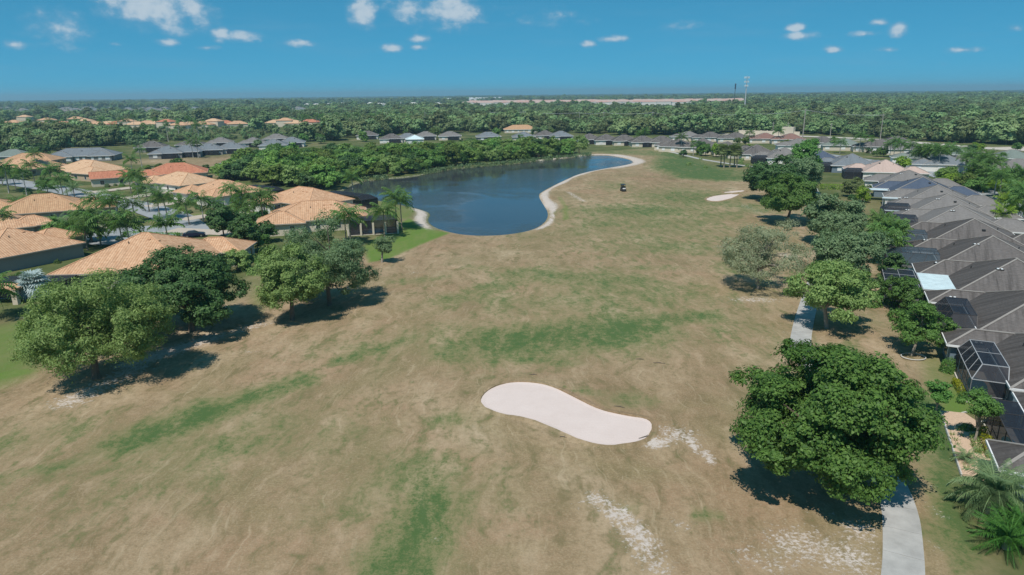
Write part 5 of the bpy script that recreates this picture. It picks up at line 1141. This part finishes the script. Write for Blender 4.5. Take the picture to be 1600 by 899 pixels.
for i in range(58):
    px = rb.uniform(0, 480); py = rb.uniform(170, 178)
    mini_house('tiny '+('light grey', 'slate', 'light grey')[i % 3]+' roofed house in the far suburb', P(px, py), R_(rb.uniform(-40, 40)), (20, 14, 3.6, 24), ('shB', 'shE', 'shB')[i % 3], 'wallC', 'far suburb houses')
for i in range(26):
    px = rb.uniform(480, 700); py = rb.uniform(163, 167)
    mini_house('tiny white roofed house far beyond the woods', P(px, py), R_(rb.uniform(-40, 40)), (24, 15, 3.6, 22), 'wallC', 'wallC', 'white roofed houses far beyond the woods')
for i in range(150):
    u = (i % 75)/75.; px = 735+u*425+rb.normal(0, 3); py = 163.5-2.5*u+(2.2 if i >= 75 else 0)+rb.normal(0, .5)-(2.5 if px > 950 and i >= 75 and False else 0)
    mini_house(('pink tan', 'pink clay', 'pink tan')[i % 3]+' roofed townhouse in the distant terrace rows', P(px, py), R_(rb.uniform(-12, 12)), (34, 15, 8.2, 24), ('shD', 'pinkr', 'shD')[i % 3], 'wallC', 'pink roofed townhouses in distant terraces', 'townhouse')
for i, (px, py, w_) in enumerate([(718, 159, 150), (742, 157.5, 110), (770, 156.8, 130)]):
    v = MB(); p = P(px, py); o_ = empty('warehouse', (p[0], p[1], 0)); tag(o_, 'long white warehouse near the skyline', 'warehouse', 'white warehouses near the skyline')
    v.box((0, 0, 6), (w_, 60, 12)); part('wall', v.mesh('wall'), MT['white'], o_); v = MB(); hip(v, MB(), MB(), 0, 0, w_, 60, 12.02, R_(5)); part('roof', v.mesh('roof'), MT['white'], o_)
hp_a = np.array(hp)
yb = np.array([(-300, 240), (0, 240), (90, 237), (200, 226), (350, 219), (480, 222), (560, 219), (600, 212), (700, 208), (850, 207), (1000, 212), (1150, 209), (1250, 209), (1330, 213), (1420, 219), (1500, 224.5), (1600, 227.5), (2000, 238)], float)
def wood_ok(p, py=None):
    px, pyy = Q(p[:, 0], p[:, 1]); ok = (px > -220) & (px < 1820) & (pyy < np.interp(px, yb[:, 0], yb[:, 1])) & (p[:, 1] > 100)
    thin = np.ones(len(p))
    # open spots: meadows in the mid left, green field and townhouse grounds in the middle distance
    thin = np.where((px < 480) & (pyy > 186) & (pyy < 216), .50, thin); thin = np.where((px < 500) & (pyy > 167) & (pyy < 180), .55, thin)
    thin = np.where((px > 930) & (px < 1090) & (pyy > 170.5) & (pyy < 176), .12, thin); thin = np.where((px > 730) & (px < 1165) & (pyy > 157.5) & (pyy < 168), .10, thin); thin = np.where((px > 480) & (px < 720) & (pyy > 160) & (pyy < 168), .4, thin)
    return ok & (rb.random(len(p)) < thin)
def clear(p, r1):
    """0 where a house stands, a low scale in the gardens before it, else 1"""
    out = np.ones(len(p))
    for h in hp_a:
        dx = p[:, 0]-h[0]; dy = p[:, 1]-h[1]; D = math.hypot(h[0], h[1]); rx_ = r1+D*.002
        back = D*.03 if D < 550 else D*.30 if D < 900 else D*.22
        a = (dx*h[0]+dy*h[1])/D; c_ = np.abs(-dx*h[1]+dy*h[0])/D
        hit = (c_ < rx_) & (a < rx_)
        out = np.where(hit & (a > -rx_), 0, np.where(hit & (a > -rx_-back), np.minimum(out, .42), out))
    return out
pts = []
for (d0, d1, sp) in ((280, 700, 7.6), (700, 1300, 10.5), (1300, 2200, 14), (2200, 3600, 20)):
    nn = int((d1*d1-d0*d0)*.5*2*.82/(sp*sp)); ang = rb.uniform(-.86, .86, nn); rad = np.sqrt(rb.uniform(d0*d0, d1*d1, nn))
    p = np.stack([rad*np.sin(ang), rad*np.cos(ang)], 1); p = p[wood_ok(p)]; cl_ = clear(p, 13); p = p[cl_ > 0]; cl_ = cl_[cl_ > 0]; sc = cl_*{280: 1., 700: 1.05, 1300: 1.15, 2200: 1.35}[d0]; sc *= 1+.22*vnoise(p[:, 0], p[:, 1], .6); pts.append(np.concatenate([p, np.maximum(sc, .3)[:, None]], 1))
pts = np.concatenate(pts); dd = np.hypot(pts[:, 0], pts[:, 1]); pts = pts[np.argsort(dd)]
# the nearest woodland trees stand alone, one object each
NI = 60; ind = []; used = np.zeros(len(pts), bool)
for qi, p in enumerate(pts):
    if len(ind) >= NI: break
    if all((p[0]-q[0])**2+(p[1]-q[1])**2 > 30 for q in ind[-60:]): ind.append(p); used[qi] = True
for i, p in enumerate(ind):
    cme, tme = WV[i % 6]; s = rb.uniform(.8, 1.2)*p[2]
    tree('tree', 'broad woodland tree at the near edge of the woods', 'tree', (p[0], p[1]), cme, tme, MT['wood'], MT['bark'], rb.uniform(0, 6.28), (s*1.05, s*1.05, s*rb.uniform(.85, 1.1)), group='woodland edge trees')
rest = pts[~used]
for i, (cme, tme) in enumerate(WV):
    o = bpy.data.objects.new('woodland_kind_%d' % i, cme.copy()); o.data.materials.clear(); o.data.materials.append(MT['wood']); FVc.objects.link(o)
wm_ = bpy.data.meshes.new('woodland'); wm_.vertices.add(len(rest)); wm_.vertices.foreach_set('co', np.stack([rest[:, 0], rest[:, 1], np.full(len(rest), -.3)], 1).astype(np.float32).ravel())
for nme, arr in (('tscale', rest[:, 2]*rb.uniform(.7, 1.25, len(rest))), ('trot', rb.uniform(0, 6.28, len(rest)))):
    a = wm_.attributes.new(nme, 'FLOAT', 'POINT'); a.data.foreach_set('value', arr.astype(np.float32))
a = wm_.attributes.new('tkind', 'INT', 'POINT'); a.data.foreach_set('value', rb.integers(0, 6, len(rest)).astype(np.int32))
wo_ = obj('woodland', wm_); tag(wo_, 'far woods merging into one green mass', kind='stuff')
ng = bpy.data.node_groups.new('scatter_trees', 'GeometryNodeTree'); ng.interface.new_socket('Geometry', in_out='INPUT', socket_type='NodeSocketGeometry'); ng.interface.new_socket('Geometry', in_out='OUTPUT', socket_type='NodeSocketGeometry')
N = ng.nodes; Lk = ng.links; gi = N.new('NodeGroupInput'); go = N.new('NodeGroupOutput')
ci = N.new('GeometryNodeCollectionInfo'); ci.inputs['Collection'].default_value = FVc; ci.inputs['Separate Children'].default_value = True; ci.inputs['Reset Children'].default_value = True
ip = N.new('GeometryNodeInstanceOnPoints'); ip.inputs['Pick Instance'].default_value = True
def na(nm, ty):
    n = N.new('GeometryNodeInputNamedAttribute'); n.data_type = ty; n.inputs['Name'].default_value = nm; return n.outputs['Attribute']
cx3 = N.new('ShaderNodeCombineXYZ'); Lk.new(na('trot', 'FLOAT'), cx3.inputs[2]); Lk.new(na('tkind', 'INT'), ip.inputs['Instance Index']); Lk.new(na('tscale', 'FLOAT'), ip.inputs['Scale']); Lk.new(cx3.outputs[0], ip.inputs['Rotation'])
Lk.new(gi.outputs[0], ip.inputs['Points']); Lk.new(ci.outputs[0], ip.inputs['Instance']); Lk.new(ip.outputs[0], go.inputs[0])
wo_.modifiers.new('scatter', 'NODES').node_group = ng
# skyline canopy: the woods too far off to tell trees apart
na_, nr_ = 420, 46; ang = np.linspace(-.95, .95, na_); rad = 3400*(11400/3400)**np.linspace(0, 1, nr_)
AA, RR = np.meshgrid(ang, rad); zz = 9+4*np.sin(AA*37+RR*.002)+rb.uniform(-5, 4.5, AA.shape)+3*np.sin(AA*90+RR*.0051); zz[0] = -1
CX, CY = RR*np.sin(AA)*(1+rb.normal(0, .004, AA.shape)), RR*np.cos(AA)
ii, jj = np.meshgrid(np.arange(na_-1), np.arange(nr_-1)); ii = ii.ravel(); jj = jj.ravel(); Fq = np.stack([jj*na_+ii, jj*na_+ii+1, (jj+1)*na_+ii+1, (jj+1)*na_+ii], 1)[:, ::-1]
m = bpy.data.materials.new('far_canopy'); m.use_nodes = True; t = NT(m.node_tree); oc = t.new('ShaderNodeTexCoord').outputs['Object']
cc = t.ramp(t.noise(oc, .01, 5., .7), [(.3, (.025, .045, .022)), (.5, (.045, .075, .035)), (.68, (.075, .105, .05)), (.8, (.14, .15, .10))])
b = t.new('ShaderNodeBsdfPrincipled', {'Base Color': cc, 'Roughness': .95, 'Specular IOR Level': .1}); t.new('ShaderNodeOutputMaterial', {0: b.outputs[0]})
me = mesh_np('forest', np.stack([CX.ravel(), CY.ravel(), zz.ravel()], 1), Fq); 
tag(obj('forest', me, m), 'dark forest canopy reaching the skyline', kind='stuff')

# ------------------------------------------------------------------ masts, poles and lines
p = P(1163, 176); hT = 52.
e = empty('cell_tower', (p[0], p[1], 0)); tag(e, 'tall white cell tower with three antenna rings above the woods', 'cell tower')
v = MB(); v.tube([(0, 0, 0), (0, 0, hT*.5), (0, 0, hT)], [1.0, .75, .45], 10); part('mast', v.mesh('mast', True), MT['steel'], e)
for (zz_, rr) in ((hT-2.5, 3.0), (hT-8.5, 2.6), (hT-14, 2.0)):
    f = MB(); f.tube([(rr*math.cos(q), rr*math.sin(q), zz_) for q in np.linspace(0, 2*math.pi, 13)], [.15]*13, 5)
    for q in np.linspace(0, 2*math.pi, 7)[:-1]: f.bar((0, 0, zz_), (rr*math.cos(q), rr*math.sin(q), zz_), .2)
    pf = part('platform', f.mesh('platform'), MT['steel'], e)
    ab = MB(); ab.box((0, 0, 0), (.7, .45, 2.6)); am = ab.mesh('antenna')
    for q in np.linspace(0, 2*math.pi, 10)[:-1]: part('antenna', am, MT['antenna'], pf, loc=(rr*1.1*math.cos(q), rr*1.1*math.sin(q), zz_+.2), rz=q)
p = P(1147, 163.5); e = empty('water_tower_mast', (p[0], p[1], 0)); e.name = 'monopole_mast'; tag(e, 'distant dark monopole mast with a thick sleeve on top', 'mast')
v = MB(); v.tube([(0, 0, 0), (0, 0, 48)], [.8, .5], 8); part('pole', v.mesh('pole'), MT['dkmetal'], e); v = MB(); v.tube([(0, 0, 35), (0, 0, 36.5), (0, 0, 47), (0, 0, 48.5)], [.7, 1.7, 1.7, 1.0], 8); part('sleeve', v.mesh('sleeve'), MT['navy'], e)
def upole(px, py, h, label, grp, tr=.17):
    p = P(px, py); e = empty('utility_pole', (p[0], p[1], 0), R_(10)); tag(e, label, 'utility pole', grp)
    v = MB(); v.tube([(0, 0, -.5), (0, 0, h)], [tr*1.4, tr], 7); part('pole', v.mesh('pole'), MT['pole'], e)
    v = MB(); v.box((0, 0, h-1.2), (.12, 2.6, .16)); v.box((0, 0, h-2.6), (.12, 2.0, .14)); part('crossarm', v.mesh('crossarm'), MT['pole'], e)
    for q in (-1.15, 0, 1.15):
        v = MB(); v.tube([(0, q, h-1.1), (0, q, h-.75)], [.07, .05], 6); part('insulator', v.mesh('insulator'), MT['steel'], e)
    return (p[0], p[1], h)
UP = [upole(px, py, h, 'wooden utility pole with crossarms before the woods', 'utility poles before the woods') for px, py, h in [(500, 201, 15), (665, 201, 15), (766, 200, 15), (818, 200, 15), (905, 203, 15), (943, 203, 15), (1019, 203.5, 15), (1064, 206, 15), (1110, 207, 15), (1170, 208, 15), (1375, 219, 16)]]
UP2 = upole(1254, 217, 19, 'tallest utility pole rising beside the beige boundary wall', None, .26)
UP3 = [upole(px, py, 9, 'short light pole by the pale boundary road', 'light poles by the boundary road') for px, py in ((1230, 211), (1207, 211), (1297, 214))]
for a, b2 in list(zip(UP[2:9], UP[3:10]))+[(UP[9], UP2), (UP2, UP[10])]:
    v = MB()
    for q in (-1.1, 1.1):
        pp = [np.array(a)*(1-s)+np.array(b2)*s+np.array([0, q, -.9-2.2*4*s*(1-s)*.5]) for s in np.linspace(0, 1, 9)]; v.tube(pp, [.05]*9, 3)
    tag(obj('power_line', v.mesh('power_line'), MT['steel']), 'span of power line strung between utility poles', 'power line', 'power line spans')
# beige boundary wall
p0, p1 = np.array(P(1150, 210)), np.array(P(1250, 213)); wl = MB(); d = p1-p0; L = np.linalg.norm(d); e = empty('boundary_wall', (p0[0], p0[1], 0), math.atan2(d[1], d[0])); tag(e, 'beige masonry boundary wall with a gatehouse before the woods', 'wall')
n = 10
for i in range(n):
    v = MB(); v.box(((i+.5)*L/n, 0, 1.5), (L/n-.7, .3, 3.0)); part('wall_panel', v.mesh('wall_panel'), MT['wallB'], e); v = MB(); v.box((i*L/n, 0, 1.65), (.7, .6, 3.3)); part('pillar', v.mesh('pillar'), MT['wallB'], e)
v = MB(); v.box((L*.82, 0, 3), (8, 4, 6)); part('gatehouse', v.mesh('gatehouse'), MT['wallB'], e)

# ------------------------------------------------------------------ parked car, golf cart
def car(label, pos, rz, paint):
    e = empty('parked_car', (pos[0], pos[1], .11), rz); tag(e, label, 'car')
    prof = [(-2.3, .35), (-2.32, .75), (-2.15, .95), (-1.55, 1.0), (1.0, .98), (2.0, .82), (2.3, .65), (2.32, .35)]; W = .9
    def loft(prof, w0, w1, name, mt, zc=None):
        mb = MB(); L = [(x, -w0 if z < .8 else -w1, z) for x, z in prof]; Rr = [(x, -y, z) for x, y, z in L]; n = len(prof)
        for i in range(n): j = (i+1) % n; mb.face([L[i], L[j], Rr[j], Rr[i]])
        mb.face(L[::-1]); mb.face(Rr); return part(name, mb.mesh(name), MT[mt], e)
    body = loft(prof, .9, .86, 'body', paint)
    cab = [(-1.75, .98), (-1.15, 1.38), (.15, 1.42), (.95, .99)]; mb = MB(); L = [(x, -.80 if z < 1.1 else -.62, z) for x, z in cab]; Rr = [(x, -y, z) for x, y, z in L]
    mb.face([L[1], L[2], Rr[2], Rr[1]]); part('roof', mb.mesh('roof'), MT[paint], e)
    for nm, q in (('windscreen', [L[2], L[3], Rr[3], Rr[2]]), ('rear_window', [L[0], L[1], Rr[1], Rr[0]]), ('side_window', L), ('side_window', Rr[::-1])):
        mb = MB(); mb.face(q); part(nm, mb.mesh(nm), MT['glass'], e)
    for x in (-1.4, 1.42):
        for y in (-.82, .82):
            mb = MB(); mb.tube([(0, -.11, 0), (0, .11, 0)], [.33, .33], 14); wme_ = mb.mesh('wheel'); o = part('wheel', wme_, MT['black'], e, loc=(x, y, .33)); mb = MB(); mb.tube([(0, -.12, 0), (0, .12, 0)], [.2, .2], 10); part('rim', mb.mesh('rim'), MT['chrome'], o)
    for y in (-.62, .62):
        mb = MB(); mb.box((2.27, y, .66), (.12, .34, .14)); part('headlight', mb.mesh('headlight'), MT['lamp'], e)
        mb = MB(); mb.box((-2.28, y, .78), (.12, .34, .14)); part('tail_light', mb.mesh('tail_light'), MT['tileC'], e)
    return e
car('dark blue sedan parked on the street by the turning circle', P(304, 371), R_(22), 'navy')
p = P(973.5, 299); e = empty('golf_cart', (p[0], p[1], g0(*p)), R_(95)); tag(e, 'black golf cart standing on the open fairway', 'golf cart'); e.scale = (1.12,)*3
v = MB(); v.box((-.1, 0, .55), (2.3, 1.15, .45)); v.box((.95, 0, .75), (.35, 1.1, .5), top=.85); part('body', v.mesh('body'), MT['dkmetal'], e)
v = MB(); v.box((0, 0, 1.92), (2.0, 1.2, .09), top=.93); part('canopy', v.mesh('canopy'), MT['blackroof'], e)
for x in (-.85, .85):
    for y in (-.52, .52): v = MB(); v.bar((x*.9, y, .75), (x, y, 1.9), .05); part('post', v.mesh('post'), MT['dkmetal'], e)
v = MB(); v.box((-.15, 0, .86), (.6, 1.05, .16)); part('seat', v.mesh('seat'), MT['dkgreen'], e); v = MB(); v.box((-.48, 0, 1.18), (.12, 1.05, .5)); part('backrest', v.mesh('backrest'), MT['dkgreen'], e)
v = MB(); v.box((-1.1, 0, .85), (.3, .8, .35)); part('bag_rack', v.mesh('bag_rack'), MT['white'], e)
v = MB(); v.face([(.83, -.5, 1.0), (.83, .5, 1.0), (.9, .5, 1.85), (.9, -.5, 1.85)]); part('windscreen', v.mesh('windscreen'), MT['screen'], e)
for x in (-.8, .85):
    for y in (-.5, .5): v = MB(); v.tube([(x, y-.1, .24), (x, y+.1, .24)], [.24, .24], 10); part('wheel', v.mesh('wheel'), MT['black'], e)
# fallen sticks and small litter on the turf
for i, (px, py, L, a) in enumerate([(968, 636, 1.1, -25), (1010, 683, 1.6, 20), (1030, 566, 1.4, -12), (1000, 560, .9, -12), (880, 684, .7, -20), (833, 585, .9, 4)]):
    p = P(px, py); v = MB(); v.tube([(-L/2, 0, .05), (0, .06, .09), (L/2, -.03, .06)], [.025, .04, .02], 5); v.tube([(0, .06, .09), (L*.2, .22, .14)], [.025, .01], 4)
    o = obj('fallen_branch', v.mesh('fallen_branch'), MT['bark']); o.location = (p[0], p[1], g0(*p)); o.rotation_euler = (0, 0, R_(a)); tag(o, 'dry fallen branch lying near the big bunker', 'branch', 'fallen branches near the big bunker')

# ------------------------------------------------------------------ haze
HZ = MB(); HZ.box((0, 5700, 38.5), (25400, 12600, 84.))
m = bpy.data.materials.new('haze'); m.use_nodes = True; t = NT(m.node_tree)
pv = t.new('ShaderNodeVolumePrincipled', {'Color': (.55, .86, 1.0, 1), 'Density': 1.7e-4, 'Anisotropy': .2})
ou = t.new('ShaderNodeOutputMaterial'); t.l.new(pv.outputs[0], ou.inputs['Volume'])
tag(obj('haze', HZ.mesh('haze'), m), 'thin blue haze over the land', kind='stuff')
